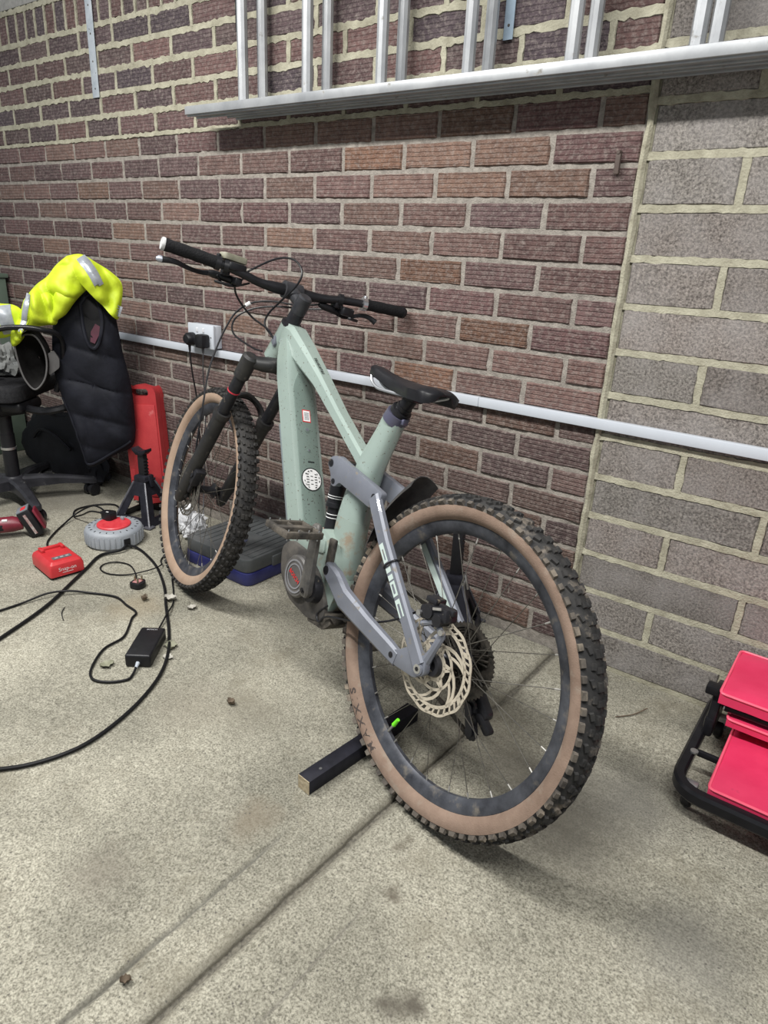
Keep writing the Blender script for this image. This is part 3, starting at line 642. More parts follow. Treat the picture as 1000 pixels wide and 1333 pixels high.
# down tube: octagon with a flat top that carries the battery cover
ddir = Vector((-0.5, 0, -0.866)); dn = Vector((0.866, 0, -0.5)); secs = []
for t, k, kb in ((-0.060, 0.55, 0.60), (-0.035, 0.80, 0.74), (0.0, 1.0, 0.86), (0.05, 1.0, 0.98), (0.30, 1.0, 1.0), (0.44, 1.0, 1.0), (0.475, 0.96, 1.0), (0.50, 0.80, 0.95)):
    c = Vector((0.827, 0, 0.822))+ddir*t
    secs.append([c+dn*(q*k)+Vector((0, b*kb, 0)) for q, b in ((-0.0385, 0.033), (-0.0345, 0.044), (0.020, 0.0415), (0.0385, 0.026), (0.0385, -0.026), (0.020, -0.0415), (-0.0345, -0.044), (-0.0385, -0.033))])
fr.loft(secs)
# top tube
path_loft(fr, [(0.868, 0.880), (0.83, 0.874), (0.757, 0.838), (0.660, 0.788), (0.55, 0.720), (0.43, 0.650), (0.395, 0.630)], [0.036, 0.036, 0.030, 0.0205, 0.0165, 0.0165, 0.018], [0.026, 0.030, 0.028, 0.0235, 0.0205, 0.0205, 0.021], n=8, power=4.0)
# seat tube
path_loft(fr, [(0.349, 0.754), (0.362, 0.715), (0.390, 0.640), (0.404, 0.56), (0.409, 0.50)], [0.0295, 0.0305, 0.037, 0.043, 0.0445], [0.0225, 0.0235, 0.026, 0.029, 0.0312], n=16, power=2.6)
path_loft(fr, [(0.4085, 0.502), (0.409, 0.48), (0.402, 0.385), (0.40, 0.36)], [0.0446, 0.045, 0.043, 0.04], [0.0313, 0.032, 0.036, 0.036], n=16, power=2.6, mi=1)
frame_ = fr.build('frame', [M_SAGE, M_MUDSAGE], bike, angle=30)
# motor cradle of the frame
mc = MB(); mc.prism(rpoly([(0.622, 0.392), (0.555, 0.432), (0.47, 0.445), (0.452, 0.462), (0.395, 0.44), (0.372, 0.395), (0.352, 0.335), (0.372, 0.262), (0.392, 0.262), (0.425, 0.335), (0.47, 0.385), (0.56, 0.378)], 0.012, 3), lambda u, v, t: (u, t, v), -0.047, 0.047, bev=0.006)
mc.build('motor_cradle', M_MUDSAGE, frame_)
# battery cover on the flat of the down tube, and what is on it
def dt(s, b, q=-0.0385): return Vector((0.827, 0, 0.822))+ddir*s+dn*q+Vector((0, b, 0))
bc = MB(); bc.prism(rpoly([(0.055, -0.012), (0.095, -0.0315), (0.475, -0.0330), (0.475, 0.0330), (0.095, 0.0315), (0.055, 0.012)], 0.01, 3), lambda u, v, t: dt(u, v, t), -0.0375, -0.0410, bev=0.0012)
cov = bc.build('battery_cover', M_SAGED, frame_); cov['label'] = 'darker sage cover with stickers'
def disc(mb, s, b, r, q0, q1, n=24, mi=0): mb.prism([(r*math.cos(2*math.pi*i/n), r*math.sin(2*math.pi*i/n)) for i in range(n)], lambda u, v, t: dt(s+u, b+v, t), q0, q1, mi=mi)
st_ = MB(); disc(st_, 0.350, -0.002, 0.0315, -0.0405, -0.0417)
def lay(mb, poly, s, b, q, mi): mb.prism(poly, lambda u, v, t: dt(s+u, b+v, t), -0.0410, q, mi=mi)
disc(st_, 0.350, -0.002, 0.0285, -0.0405, -0.0421, mi=1)
for i in range(5):                       # broken black bars and arcs of the round badge
    for s in (-1, 1): st_.box(dt(0.350+(i-2)*0.0072, -0.002+s*0.0125, -0.0421), (0.0032, 0.0085-0.001*abs(i-2), 0.0008), Matrix.Rotation(R(-30), 4, 'Y') @ Matrix.Rotation(0, 4, 'Z'), mi=0)
for i in range(14):
    a = 2*math.pi*i/14
    if i % 4 != 0: st_.box(dt(0.350+0.0232*math.cos(a), -0.002+0.0232*math.sin(a), -0.0421), (0.003, 0.006, 0.0012), Matrix.Rotation(R(-30), 4, 'Y') @ Matrix.Rotation(a, 4, 'X'), mi=0)
for i in range(3): st_.box(dt(0.350+(i-1)*0.0105+0.002, -0.002, -0.0421), (0.0022, 0.0075, 0.0010), Matrix.Rotation(R(-30), 4, 'Y'), mi=0)
sk = st_.build('round_sticker', [M_BLKTXT, M_WHT], frame_); sk['label'] = 'round black and white badge'
sq = MB(); sq.prism([(-0.017, -0.0125), (0.017, -0.0125), (0.017, 0.0125), (-0.017, 0.0125)], lambda u, v, t: dt(0.177+u, -0.002+v, t), -0.0405, -0.0416)
sq.prism([(-0.0145, -0.0105), (0.0145, -0.0105), (0.0145, 0.0105), (-0.0145, 0.0105)], lambda u, v, t: dt(0.177+u, -0.002+v, t), -0.0410, -0.0419, mi=1)
for i in range(5): sq.prism([(-0.0012, -0.0075+0.001*(i % 3)), (0.0012, -0.0075), (0.0012, 0.0075), (-0.0012, 0.0075-0.0015*(i % 2))], lambda u, v, t: dt(0.169+i*0.0042+u, -0.002+v, t), -0.0412, -0.0421, mi=2)
so_ = sq.build('square_sticker', [M_RED, M_WHT, mat('grey_print', (0.25, 0.26, 0.27), 0.6)], frame_); so_['label'] = 'small white label with a red border'
for s_, r_ in ((0.215, 0.0075), (0.272, 0.0045)):
    b_ = MB(); disc(b_, s_, 0.0, r_, -0.0405, -0.0425, 18); disc(b_, s_, 0.0, r_*0.55, -0.0405, -0.0432, 14, mi=1); b_.build('cover_bolt', [M_SAGED, M_GREY], frame_)
bl = MB(); bl.prism([(-0.0018, -0.011), (0.0018, -0.011), (0.0018, 0.009), (-0.0018, 0.009)], lambda u, v, t: dt(0.303+u, -0.004+v, t), -0.0405, -0.0413); bl.build('small_print', M_BLKTXT, frame_)
# small dark characters along the top tube
tc0, tc1 = Vector((0.757, 0, 0.838)), Vector((0.660, 0, 0.788)); td = (tc1-tc0).normalized(); tn = Vector((td.z, 0, -td.x)); tn = -tn if tn.z < 0 else tn
tt = MB(); Y_ = Vector((0, 1, 0))
for i in range(9):
    f = 0.38+0.60*(i+0.5)/9; hh = (0.030+(0.0205-0.030)*f)*0.9615+0.0010; p = tc0.lerp(tc1, f)+tn*hh+Y_*0.0065
    for k_ in ((-1, 1) if i % 2 else (0,)): c = p+td*k_*0.0018; tt.add([c+td*sx*0.0009+Y_*sy*0.0045 for sx in (-1, 1) for sy in (-1, 1)], [(0, 1, 3, 2)])
    c = p+Y_*(0.0034 if i % 3 else -0.0034); tt.add([c+td*sx*0.0024+Y_*sy*0.0010+tn*0.0002 for sx in (-1, 1) for sy in (-1, 1)], [(0, 1, 3, 2)])
tt.build('frame_print', M_BLKTXT, frame_, smooth=False)
cp = MB(); cp.prism([(0.0, -0.011), (0.022, -0.005), (0.028, 0.003), (0.005, 0.012)], lambda u, v, t: Vector((0.898, t, 0.868))+Vector((-0.5, 0, -0.866))*u+Vector((0.866, 0, -0.5))*v, 0.024, 0.0325, bev=0.001); cp.build('cable_port', M_GREY, frame_)
# guard strip down the front edge
gs = MB(); gs.box(dt(0.33, 0.034, 0.0305), (0.012, 0.003, 0.30), Matrix.Rotation(R(30), 4, 'Y'), bev=0.001); gs.build('guard_strip', mat('smoke_strip', (0.16, 0.19, 0.20), 0.4), frame_)

# motor, crank, pedals
mo = MB(); mo.prism(rpoly([(0.597, 0.362), (0.565, 0.392), (0.49, 0.388), (0.42, 0.352), (0.368, 0.296), (0.362, 0.256), (0.43, 0.238), (0.52, 0.250), (0.58, 0.298)], 0.018, 4), lambda u, v, t: (u, t, v), -0.06, 0.058, bev=0.010)
motor = mo.build('motor', mat('motor_casing', (0.030, 0.029, 0.030), 0.55, scale=24, col2=(0.095, 0.086, 0.076), bump=0.5), bike)
mv = MB(); mv.lathe([(0.053, 0.050), (0.053, 0.068), (0.049, 0.073), (0.0, 0.074)], (0.491, 0, 0.322), 'Y', 32); mv.build('motor_cover', mat('cover_grey', (0.045, 0.045, 0.05), 0.45, scale=16, col2=(0.115, 0.105, 0.095)), motor)
lg = MB()
for r_, w_ in ((0.040, 0.0022), (0.030, 0.0018)): lg.lathe([(r_-w_, 0.0738), (r_-w_, 0.0748), (r_+w_, 0.0748), (r_+w_, 0.0738)], (0.491, 0, 0.322), 'Y', 32)
lg.build('cover_ring', mat('ring_grey', (0.19, 0.19, 0.20), 0.5), motor)
tv, tf = text_geo('BOSCH', 0.0155, 0.0003)
rotb = R(-20)
MB().add([(0.491-(x*math.cos(rotb)-y*math.sin(rotb)), 0.0752, 0.322+x*math.sin(rotb)+y*math.cos(rotb)) for x, y in tv], tf).build('cover_lettering', M_RED, motor, smooth=False)
sp_ = (0.418, 0.318)
cr_l = MB(); 
def crank(s, up):
    m = MB(); y0 = 0.083*s; y1 = 0.094*s
    top = Vector((sp_[0]-0.004, 0, sp_[1]+0.150*up)); bot = Vector((sp_[0], 0, sp_[1])); secs = []
    for t, wd, yy, th in ((-0.12, 0.010, 0.084, 0.006), (-0.06, 0.017, 0.084, 0.009), (0.0, 0.0195, 0.085, 0.0105), (0.1, 0.0185, 0.086, 0.0105), (0.5, 0.0165, 0.090, 0.0085), (0.9, 0.0155, 0.094, 0.0075), (1.0, 0.0155, 0.095, 0.0075), (1.06, 0.0135, 0.095, 0.0075), (1.10, 0.008, 0.095, 0.005)):
        c = bot.lerp(top, t); secs.append([(c.x+wd*a, s*(yy+th*b), c.z) for a, b in ((-1, -0.6), (-0.75, -1), (0.75, -1), (1, -0.6), (1, 0.6), (0.75, 1), (-0.75, 1), (-1, 0.6))])
    m.loft(secs); o = m.build('crank_arm', M_GREYC, bike)
    b = MB(); b.cyl((bot.x, s*0.0955, bot.z), (bot.x, s*0.094, bot.z), 0.009, n=16); b.cyl((bot.x, s*0.098, bot.z), (bot.x, s*0.09, bot.z), 0.005, n=6, mi=0); b.build('crank_bolt', M_BLK, o)
    # pedal: an open platform with bars, axle and pins
    pm = MB(); c = Vector((top.x, s*0.155, top.z)); 
    def pb(x0, x1, b0, b1, h=0.008, z=0): pm.box((c.x+(x0+x1)/2, s*(b0+b1)/2, c.z+z), (abs(x1-x0), abs(b1-b0), h*2), bev=0.003)
    pb(0.036, 0.048, 0.108, 0.205); pb(-0.048, -0.036, 0.108, 0.205); pb(-0.046, 0.046, 0.194, 0.206); pb(-0.046, 0.046, 0.105, 0.114); pb(-0.010, 0.010, 0.105, 0.204, 0.0085)
    pb(0.015, 0.04, 0.148, 0.155, 0.006); pb(-0.04, -0.015, 0.148, 0.155, 0.006)
    p = pm.build('pedal', M_DUSTY, bike)
    am = MB(); am.cyl((c.x, s*0.088, c.z), (c.x, s*0.125, c.z), 0.0085, n=14); am.build('pedal_axle', M_STEEL, p)
    for xx in (0.042, -0.042):
        for yy in (0.118, 0.145, 0.172, 0.198): q = MB(); q.cyl((c.x+xx, s*yy, c.z-0.0125), (c.x+xx, s*yy, c.z+0.0125), 0.0018, n=6); q.build('pin', M_STEEL, p)
    return o
M_GREYC = mat('worn_crank', (0.055, 0.054, 0.056), 0.5, 0.2, scale=26, col2=(0.145, 0.135, 0.122), bump=0.4)
crank(1, 1); crank(-1, -1)
cg = MB(); n = 68; prof = [((0.066+(0.002 if j % 2 else -0.002))*math.cos(math.pi*j/34), (0.066+(0.002 if j % 2 else -0.002))*math.sin(math.pi*j/34)) for j in range(n)]
cg.prism(prof, lambda u, v, t: (sp_[0]+u, t, sp_[1]+v), -0.064, -0.068); cg.cyl((sp_[0], 0.06, sp_[1]), (sp_[0], -0.085, sp_[1]), 0.014, n=16); cg.cyl((sp_[0], 0.058, sp_[1]), (sp_[0], 0.078, sp_[1]), 0.034, 0.03, n=24); cg.build('chainring', M_BLKM, bike)
def links(pts):
    m = MB(); P = smooth_path(pts, 10); acc = []; L_ = 0.0
    for a, b in zip(P, P[1:]): acc.append((L_, a, b)); L_ += (b-a).length
    k = int(L_/0.0127); 
    for i in range(k):
        s = i*0.0127
        for l0, a, b in acc:
            if l0 <= s <= l0+(b-a).length+1e-9:
                d = (b-a).normalized(); p = a+d*(s-l0); an = math.atan2(d.z, d.x); m.box(p, (0.0135, 0.0045 if i % 2 else 0.0065, 0.008), Matrix.Rotation(-an, 4, 'Y')); break
    return m
ch = links([(0.42, -0.066, 0.386), (0.25, -0.062, 0.385), (0.03, -0.052, 0.384), (-0.02, -0.052, 0.372), (-0.045, -0.052, 0.340), (-0.035, -0.052, 0.300), (-0.020, -0.054, 0.265), (-0.030, -0.055, 0.235), (-0.045, -0.055, 0.215), (-0.035, -0.056, 0.190), (0.0, -0.058, 0.200), (0.2, -0.062, 0.238), (0.40, -0.066, 0.252)])
ch.build('chain', M_CASS, bike)
dr = MB()
def capsule(p0, p1, r, n=8):
    a = math.atan2(p1[1]-p0[1], p1[0]-p0[0]); return [(p0[0]+r*math.cos(a+math.pi/2+math.pi*i/n), p0[1]+r*math.sin(a+math.pi/2+math.pi*i/n)) for i in range(n+1)]+[(p1[0]+r*math.cos(a-math.pi/2+math.pi*i/n), p1[1]+r*math.sin(a-math.pi/2+math.pi*i/n)) for i in range(n+1)]
dr.prism(capsule((0.004, 0.312), (-0.014, 0.272), 0.011), lambda u, v, t: (u, t, v), -0.064, -0.078, bev=0.003)
dr.prism(capsule((-0.014, 0.272), (-0.052, 0.238), 0.015), lambda u, v, t: (u, t, v), -0.066, -0.090, bev=0.006)
for y_ in (-0.047, -0.064): dr.prism(capsule((-0.030, 0.246), (-0.050, 0.198), 0.0085), lambda u, v, t: (u, t, v), y_, y_-0.0022)
dr.prism(capsule((-0.052, 0.232), (-0.078, 0.214), 0.008), lambda u, v, t: (u, t, v), -0.062, -0.080, bev=0.003)
der = dr.build('derailleur', M_BLKM, bike)
for z_, x_ in ((0.246, -0.030), (0.198, -0.050)):
    j = MB(); pr = [((0.0155+(0.002 if q % 2 else 0))*math.cos(math.pi*q/12), (0.0155+(0.002 if q % 2 else 0))*math.sin(math.pi*q/12)) for q in range(24)]; j.prism(pr, lambda u, v, t: (x_+u, t, z_+v), -0.053, -0.058); j.build('jockey_wheel', M_BLK, der)

# rear suspension
def plate(name, outline, y0, y1, m, parent, bev=0.004, rr=0.008): return MB().prism(rpoly(outline, rr, 3), lambda u, v, t: (u, t, v), y0, y1, bev=bev).build(name, m, parent)
RK = [(0.492, 0.614), (0.482, 0.632), (0.455, 0.640), (0.40, 0.627), (0.318, 0.612), (0.272, 0.602), (0.276, 0.572), (0.305, 0.560), (0.375, 0.572), (0.432, 0.582), (0.446, 0.566), (0.462, 0.568), (0.470, 0.590)]
for s in (1, -1):
    y0, y1 = (0.034, 0.050) if s > 0 else (-0.050, -0.034)
    rk_ = plate('rocker_link', RK, y0, y1, M_GREY, bike, 0.0045)
    for (px, pz, rr_) in ((0.478, 0.617, 0.009), (0.455, 0.578, 0.0065), (0.297, 0.587, 0.0075)):
        pb_ = MB(); pb_.cyl((px, s*0.046, pz), (px, s*0.0515, pz), rr_, n=16); pb_.cyl((px, s*0.0512, pz), (px, s*0.0522, pz), rr_*0.55, n=12, mi=1); pb_.build('pivot_bolt', [M_BLKM, M_BLK], rk_)
    # seat stay
    ss = MB(); secs = []
    for t, yc, hw, th in ((0.0, 0.047, 0.017, 0.0085), (0.08, 0.052, 0.0175, 0.009), (0.3, 0.061, 0.0165, 0.0095), (0.7, 0.068, 0.0155, 0.009), (0.93, 0.073, 0.0165, 0.008), (1.0, 0.075, 0.017, 0.0075)):
        c = Vector((0.296, 0, 0.588)).lerp(Vector((0.016, 0, 0.330)), t); d = Vector((-0.28, 0, -0.258)).normalized(); nr = Vector((-d.z, 0, d.x))
        secs.append([c+nr*hw*a+Vector((0, s*(yc+th*b), 0)) for a, b in ((-1, -0.5), (-0.7, -1), (0.7, -1), (1, -0.5), (1, 0.5), (0.7, 1), (-0.7, 1), (-1, 0.5))])
    ss.loft(secs); sso = ss.build('seat_stay', M_GREY, bike, angle=30)
    if s > 0:
        for t0, t1, a0, a1 in ((0.30, 0.335, -0.8, 0.2), (0.335, 0.40, -0.8, -0.35), (0.335, 0.40, -0.1, 0.2), (0.40, 0.415, -0.8, 0.2), (0.445, 0.475, -0.8, 0.3), (0.49, 0.52, -0.8, 0.3), (0.53, 0.545, -0.8, 0.3), (0.545, 0.60, -0.8, -0.45), (0.545, 0.60, -0.05, 0.3), (0.60, 0.615, -0.8, 0.3), (0.635, 0.66, -0.8, 0.3), (0.66, 0.735, -0.8, -0.4), (0.66, 0.735, 0.0, 0.3)):
            q = []
            for t, a in ((t0, a0), (t1, a0), (t1, a1), (t0, a1)):
                c = Vector((0.296, 0, 0.588)).lerp(Vector((0.016, 0, 0.330)), t); d = Vector((-0.28, 0, -0.258)).normalized(); nr = Vector((d.z, 0, -d.x))
                yc = 0.061+(t-0.3)/0.4*0.007 if t > 0.3 else 0.061; th = 0.0095-(t-0.3)/0.4*0.0005
                q.append(c+nr*0.0155*max(-0.68, min(0.68, a))+Vector((0, yc+th+0.0006, 0)))
            MB().add(q, [(0, 1, 2, 3)]).build('stay_decal', M_PALE, sso, smooth=False)
        zt = MB(); c = Vector((0.296, 0, 0.588)).lerp(Vector((0.016, 0, 0.330)), 0.43); d = Vector((-0.28, 0, -0.258)).normalized()
        zt.tube([c+Vector((0, 0.0645+0.0125*math.cos(q), 0))+Vector((-d.z, 0, d.x))*0.0195*math.sin(q) for q in [2*math.pi*i/16 for i in range(16)]], 0.0022, 6, closed=True); zt.build('zip_tie', M_BLK, sso)
    else:
        for t0, t1 in ((0.30, 0.93),):
            q = []
            for t, a in ((t0, -0.65), (t1, -0.65), (t1, 0.4), (t0, 0.4)):
                c = Vector((0.296, 0, 0.588)).lerp(Vector((0.016, 0, 0.330)), t); d = Vector((-0.28, 0, -0.258)).normalized(); nr = Vector((d.z, 0, -d.x)); yc = 0.061+(t-0.3)/0.4*0.0065
                q.append(c+nr*0.0155*a+Vector((0, -(yc-0.0105), 0)))
            MB().add(q, [(0, 1, 2, 3)]).build('stay_decal', M_PALE, sso, smooth=False)
    # chain stay with a kink behind the pivot
    cst = MB(); secs = []
    for p, yc, hw, th in (((0.402, 0.384), 0.050, 0.013, 0.008), ((0.388, 0.380), 0.052, 0.021, 0.010), ((0.350, 0.369), 0.056, 0.026, 0.011), ((0.302, 0.345), 0.060, 0.0265, 0.0115), ((0.20, 0.328), 0.066, 0.0215, 0.010), ((0.11, 0.314), 0.070, 0.020, 0.009), ((0.082, 0.309), 0.071, 0.018, 0.008)):
        secs.append((Vector((p[0], 0, p[1])), yc, hw, th))
    out = []
    for i, (c, yc, hw, th) in enumerate(secs):
        d = (secs[min(i+1, len(secs)-1)][0]-secs[max(i-1, 0)][0]).normalized(); nr = Vector((-d.z, 0, d.x))
        out.append([c+nr*hw*a+Vector((0, s*(yc+th*b), 0)) for a, b in ((-1, -0.5), (-0.7, -1), (0.7, -1), (1, -0.5), (1, 0.5), (0.7, 1), (-0.7, 1), (-1, 0.5))])
    cst.loft(out); cso = cst.build('chain_stay', M_GREY, bike, angle=30)
    for (px, pz, rr_) in ((0.388, 0.379, 0.0105), (0.096, 0.312, 0.0065)):
        pb_ = MB(); yy = 0.062 if px > 0.3 else 0.078; pb_.cyl((px, s*(yy-0.006), pz), (px, s*(yy+0.0015), pz), rr_, n=16); pb_.cyl((px, s*(yy+0.001), pz), (px, s*(yy+0.0022), pz), rr_*0.5, n=8, mi=1); pb_.build('pivot_bolt', [M_BLKM, M_BLK], cso)
    dp = plate('dropout', [(0.105, 0.318), (0.085, 0.296), (0.02, 0.300), (-0.004, 0.318), (0.0, 0.340), (0.016, 0.352), (0.045, 0.360), (0.075, 0.335)], s*0.062, s*0.078, M_GREY, bike, 0.004)
    if s > 0:
        axl = MB(); axl.cyl((0.014, 0.074, 0.3235), (0.014, 0.0815, 0.3235), 0.0135, 0.0125, n=20); axl.cyl((0.014, 0.0812, 0.3235), (0.014, 0.0826, 0.3235), 0.0095, n=18, mi=1); axl.cyl((0.014, 0.0822, 0.3235), (0.014, 0.0832, 0.3235), 0.0048, n=6, mi=2); axl.build('axle_bolt', [M_GREY, M_STEEL, M_BLK], dp)
br = MB(); br.tube([(0.010, 0.067, 0.338), (-0.002, 0.067, 0.372), (-0.012, 0.066, 0.404), (-0.010, 0.066, 0.412)], [0.011, 0.008, 0.008, 0.006], 8); br.tube([(-0.012, 0.066, 0.404), (0.010, 0.066, 0.425), (0.045, 0.066, 0.405)], 0.007, 8)
br.build('brake_mount', M_GREY, bike)
ca_ = MB(); ca_.box((0.020, 0.056, 0.436), (0.075, 0.036, 0.030), Matrix.Rotation(R(14), 4, 'Y'), bev=0.008); ca_.cyl((0.030, 0.078, 0.436), (0.030, 0.05, 0.436), 0.013, n=16); ca_.cyl((0.002, 0.078, 0.430), (0.002, 0.05, 0.430), 0.012, n=16); ca_.box((0.0, 0.056, 0.452), (0.04, 0.012, 0.012), bev=0.002); ca_.box((0.040, 0.050, 0.455), (0.03, 0.03, 0.012), bev=0.003)
cal = ca_.build('brake_caliper', M_BLKM, bike)
cbl = MB(); cbl.box((0.008, 0.0775, 0.452), (0.022, 0.002, 0.005), Matrix.Rotation(R(20), 4, 'Y')); cbl.build('caliper_plate', M_NIP, cal)
for x_, z_ in ((0.052, 0.425), (-0.016, 0.414)): q = MB(); q.cyl((x_, 0.072, z_), (x_, 0.079, z_), 0.006, n=12); q.build('bolt', M_STEEL, cal)
# shock
sh = MB(); s0, s1 = Vector((0.456, 0, 0.578)), Vector((0.488, 0, 0.432)); s0 = Vector((0.497, 0, 0.578))
sh.tube([s0, s0.lerp(s1, 0.12), s0.lerp(s1, 0.13), s0.lerp(s1, 0.42), s0.lerp(s1, 0.43), s0.lerp(s1, 0.5)], [0.012, 0.014, 0.021, 0.021, 0.023, 0.023], 18); sh.tube([s0.lerp(s1, 0.5), s0.lerp(s1, 1.0)], [0.0165, 0.0165], 16)
for t in (0.30, 0.34, 0.62, 0.68): sh.tube([s0.lerp(s1, t), s0.lerp(s1, t+0.012)], 0.0217 if t < 0.5 else 0.0170, 18, mi=1)
sh.tube([s0.lerp(s1, 0.90), s0.lerp(s1, 0.92)], 0.0172, 16, mi=2)
sh.box((0.455, 0, 0.600), (0.07, 0.046, 0.05), Matrix.Rotation(R(10), 4, 'Y'), bev=0.016, seg=3)
sh.build('rear_shock', [M_BLK, M_WHT, M_RED], bike)
lug = MB(); lug.prism(rpoly([(0.513, 0.437), (0.470, 0.455), (0.430, 0.440), (0.425, 0.405), (0.46, 0.40), (0.50, 0.413)], 0.01, 3), lambda u, v, t: (u, t, v), -0.026, 0.052, bev=0.005); lug.build('shock_mount', M_SAGE, frame_)
q = MB(); q.cyl((0.487, 0.049, 0.431), (0.487, 0.054, 0.431), 0.007, n=14); q.build('mount_bolt', M_BLKM, frame_)
q = MB(); q.box((0.398, 0.050, 0.415), (0.026, 0.010, 0.075), Matrix.Rotation(R(4), 4, 'Y'), bev=0.004); q.build('stay_protector', M_DUSTY, frame_)
sk_ = MB(); sk_.prism(rpoly([(0.42, 0.262), (0.345, 0.285), (0.335, 0.262), (0.36, 0.238), (0.43, 0.232)], 0.008, 3), lambda u, v, t: (u, t, v), -0.055, 0.055, bev=0.006); sk_.build('skid_plate', M_DUSTY, bike)
# mudguard flap over the rear tyre
mg = MB(); secs = []
for i in range(9):
    t = i/8; an = R(24+33*t); rr_ = 0.350+0.040*t**1.3; w_ = 0.044-0.004*t+0.008*math.sin(t*math.pi); q = []
    for j in range(9):
        b = -1+2*j/8; q.append((rr_*math.cos(an)-0.028*abs(b)**2.2*math.cos(an)*(1-0.3*t), b*w_, RW+rr_*math.sin(an)-0.034*abs(b)**2.2*math.sin(an)*(1-0.3*t)))
    secs.append(q)
n9 = 9; top_ = [p for s_ in secs for p in s_]; bot_ = [(x*0.994, y, RW+(z-RW)*0.994) for x, y, z in top_]
fs = []
for i in range(8):
    for j in range(8): a = i*n9+j; fs += [(a, a+1, a+n9+1, a+n9), (81+a, 81+a+n9, 81+a+n9+1, 81+a+1)]
for i in range(8): fs += [(i*9, i*9+9, 81+i*9+9, 81+i*9), (i*9+8, 81+i*9+8, 81+i*9+17, i*9+17), (i, 81+i, 81+i+1, i+1), (72+i, 73+i, 154+i, 153+i)]
mg.add(top_+bot_, fs); mgo = mg.build('rear_mudguard', mat('mudguard_plastic', (0.022, 0.022, 0.024), 0.5, scale=18, col2=(0.075, 0.07, 0.066)), bike); mgo['label'] = 'short black plastic mudguard flap'

# seat post, collar, saddle
cl_ = MB(); a0, a1 = Vector((0.350, 0, 0.751)), Vector((0.338, 0, 0.772)); cl_.tube([a0, a1], 0.0285, 22); cl_.box((0.316, 0, 0.757), (0.016, 0.016, 0.014), bev=0.003); cl_.build('seat_collar', mat('violet_grey_alloy', (0.10, 0.10, 0.15), 0.35, 0.4), bike)
sp2 = MB(); d = (Vector((0.308, 0, 0.812))-a1); sp2.tube([a1-d*0.2, a1, a1+d*0.02, a1+d*0.25, a1+d*0.27, a1+d*0.48, a1+d*0.5, a1+d], [0.017, 0.0235, 0.0245, 0.0245, 0.0185, 0.0185, 0.0165, 0.0155], 20); sp2.box((0.305, 0, 0.814), (0.04, 0.036, 0.020), bev=0.006); sp2.build('seat_post', M_BLKM, bike)
sd = MB(); secs = []
for a, w_, z_, th, dr_ in ((0.461, 0.008, 0.860, 0.010, 0.004), (0.456, 0.015, 0.863, 0.016, 0.006), (0.432, 0.0180, 0.861, 0.018, 0.008), (0.40, 0.0195, 0.855, 0.018, 0.010), (0.365, 0.0225, 0.850, 0.019, 0.011), (0.33, 0.030, 0.848, 0.020, 0.012), (0.298, 0.043, 0.847, 0.021, 0.013), (0.268, 0.053, 0.848, 0.022, 0.014), (0.240, 0.057, 0.849, 0.022, 0.015), (0.220, 0.053, 0.848, 0.022, 0.015), (0.209, 0.043, 0.845, 0.018, 0.013), (0.204, 0.030, 0.841, 0.012, 0.009)):
    q = []
    for j in range(11): b = -1+j/5; q.append((a, b*w_, z_-dr_*abs(b)**2.4-(0.003 if abs(b) < 0.25 and a < 0.42 else 0)))
    for j in range(11): b = 1-j/5; q.append((a+0.002, b*w_*0.93, z_-dr_*abs(b)**2.4-th*(0.55 if abs(b) < 0.7 else 1)))
    secs.append(q)
sd.loft(secs); sad = sd.build('saddle', mat('saddle_vinyl', (0.012, 0.012, 0.014), 0.36, var=0.15, scale=60), bike, angle=60)
for s in (1, -1):
    rl = MB(); rl.tube(smooth_path([(0.455, s*0.010, 0.845), (0.442, s*0.014, 0.826), (0.415, s*0.019, 0.815), (0.38, s*0.021, 0.813), (0.28, s*0.022, 0.816), (0.24, s*0.029, 0.827), (0.228, s*0.032, 0.833)], 5), 0.0036, 8); rl.build('saddle_rail', mat('rail_steel', (0.35, 0.36, 0.38), 0.35, 0.6), sad)

# cockpit
hs = MB(); hs.tube([ht_, ht_+SA*0.008, ht_+SA*0.010, ht_+SA*0.042], [0.029, 0.0285, 0.0210, 0.0200], 22); hs.build('headset_spacer', M_BLKM, bike)
stm = MB(); h0 = ht_+SA*0.042; 
stm.tube([h0, h0+SA*0.006, h0+SA*0.048, h0+SA*0.052], [0.0195, 0.0210, 0.0200, 0.015], 20); BC = Vector((0.900, 0, 0.999))
stm.tube([h0+SA*0.026, h0+SA*0.026+(BC-h0-SA*0.026)*0.6, BC], [0.019, 0.018, 0.0185], 14); stm.tube([BC+Vector((0.002, 0.026, 0)), BC+Vector((-0.002, -0.026, 0))], 0.0235, 18)
stm.box(BC+Vector((0.014, 0, 0.012)), (0.012, 0.046, 0.026), Matrix.Rotation(R(-30), 4, 'Y'), bev=0.004); steer(stm.build('stem', mat('stem_grey', (0.020, 0.021, 0.025), 0.4, 0.2, scale=20, col2=(0.055, 0.055, 0.06)), bike)).matrix_local = Matrix.Identity(4)
BARP = [(0.958, 0.352, 1.024), (0.945, 0.28, 1.021), (0.930, 0.21, 1.016), (0.916, 0.15, 1.008), (0.909, 0.10, 0.998), (0.904, 0.05, 0.997), (0.900, 0, 0.999), (0.891, -0.05, 0.999), (0.877, -0.10, 1.004), (0.864, -0.15, 1.013), (0.848, -0.21, 1.019), (0.832, -0.28, 1.023), (0.817, -0.344, 1.027)]
bp_ = smooth_path(BARP, 4); hbm = MB(); hbm.tube(bp_, [0.0112+0.0048*math.exp(-(p.y/0.075)**4) for p in bp_], 16); hbar = hbm.build('handlebar', M_BLK, bike)
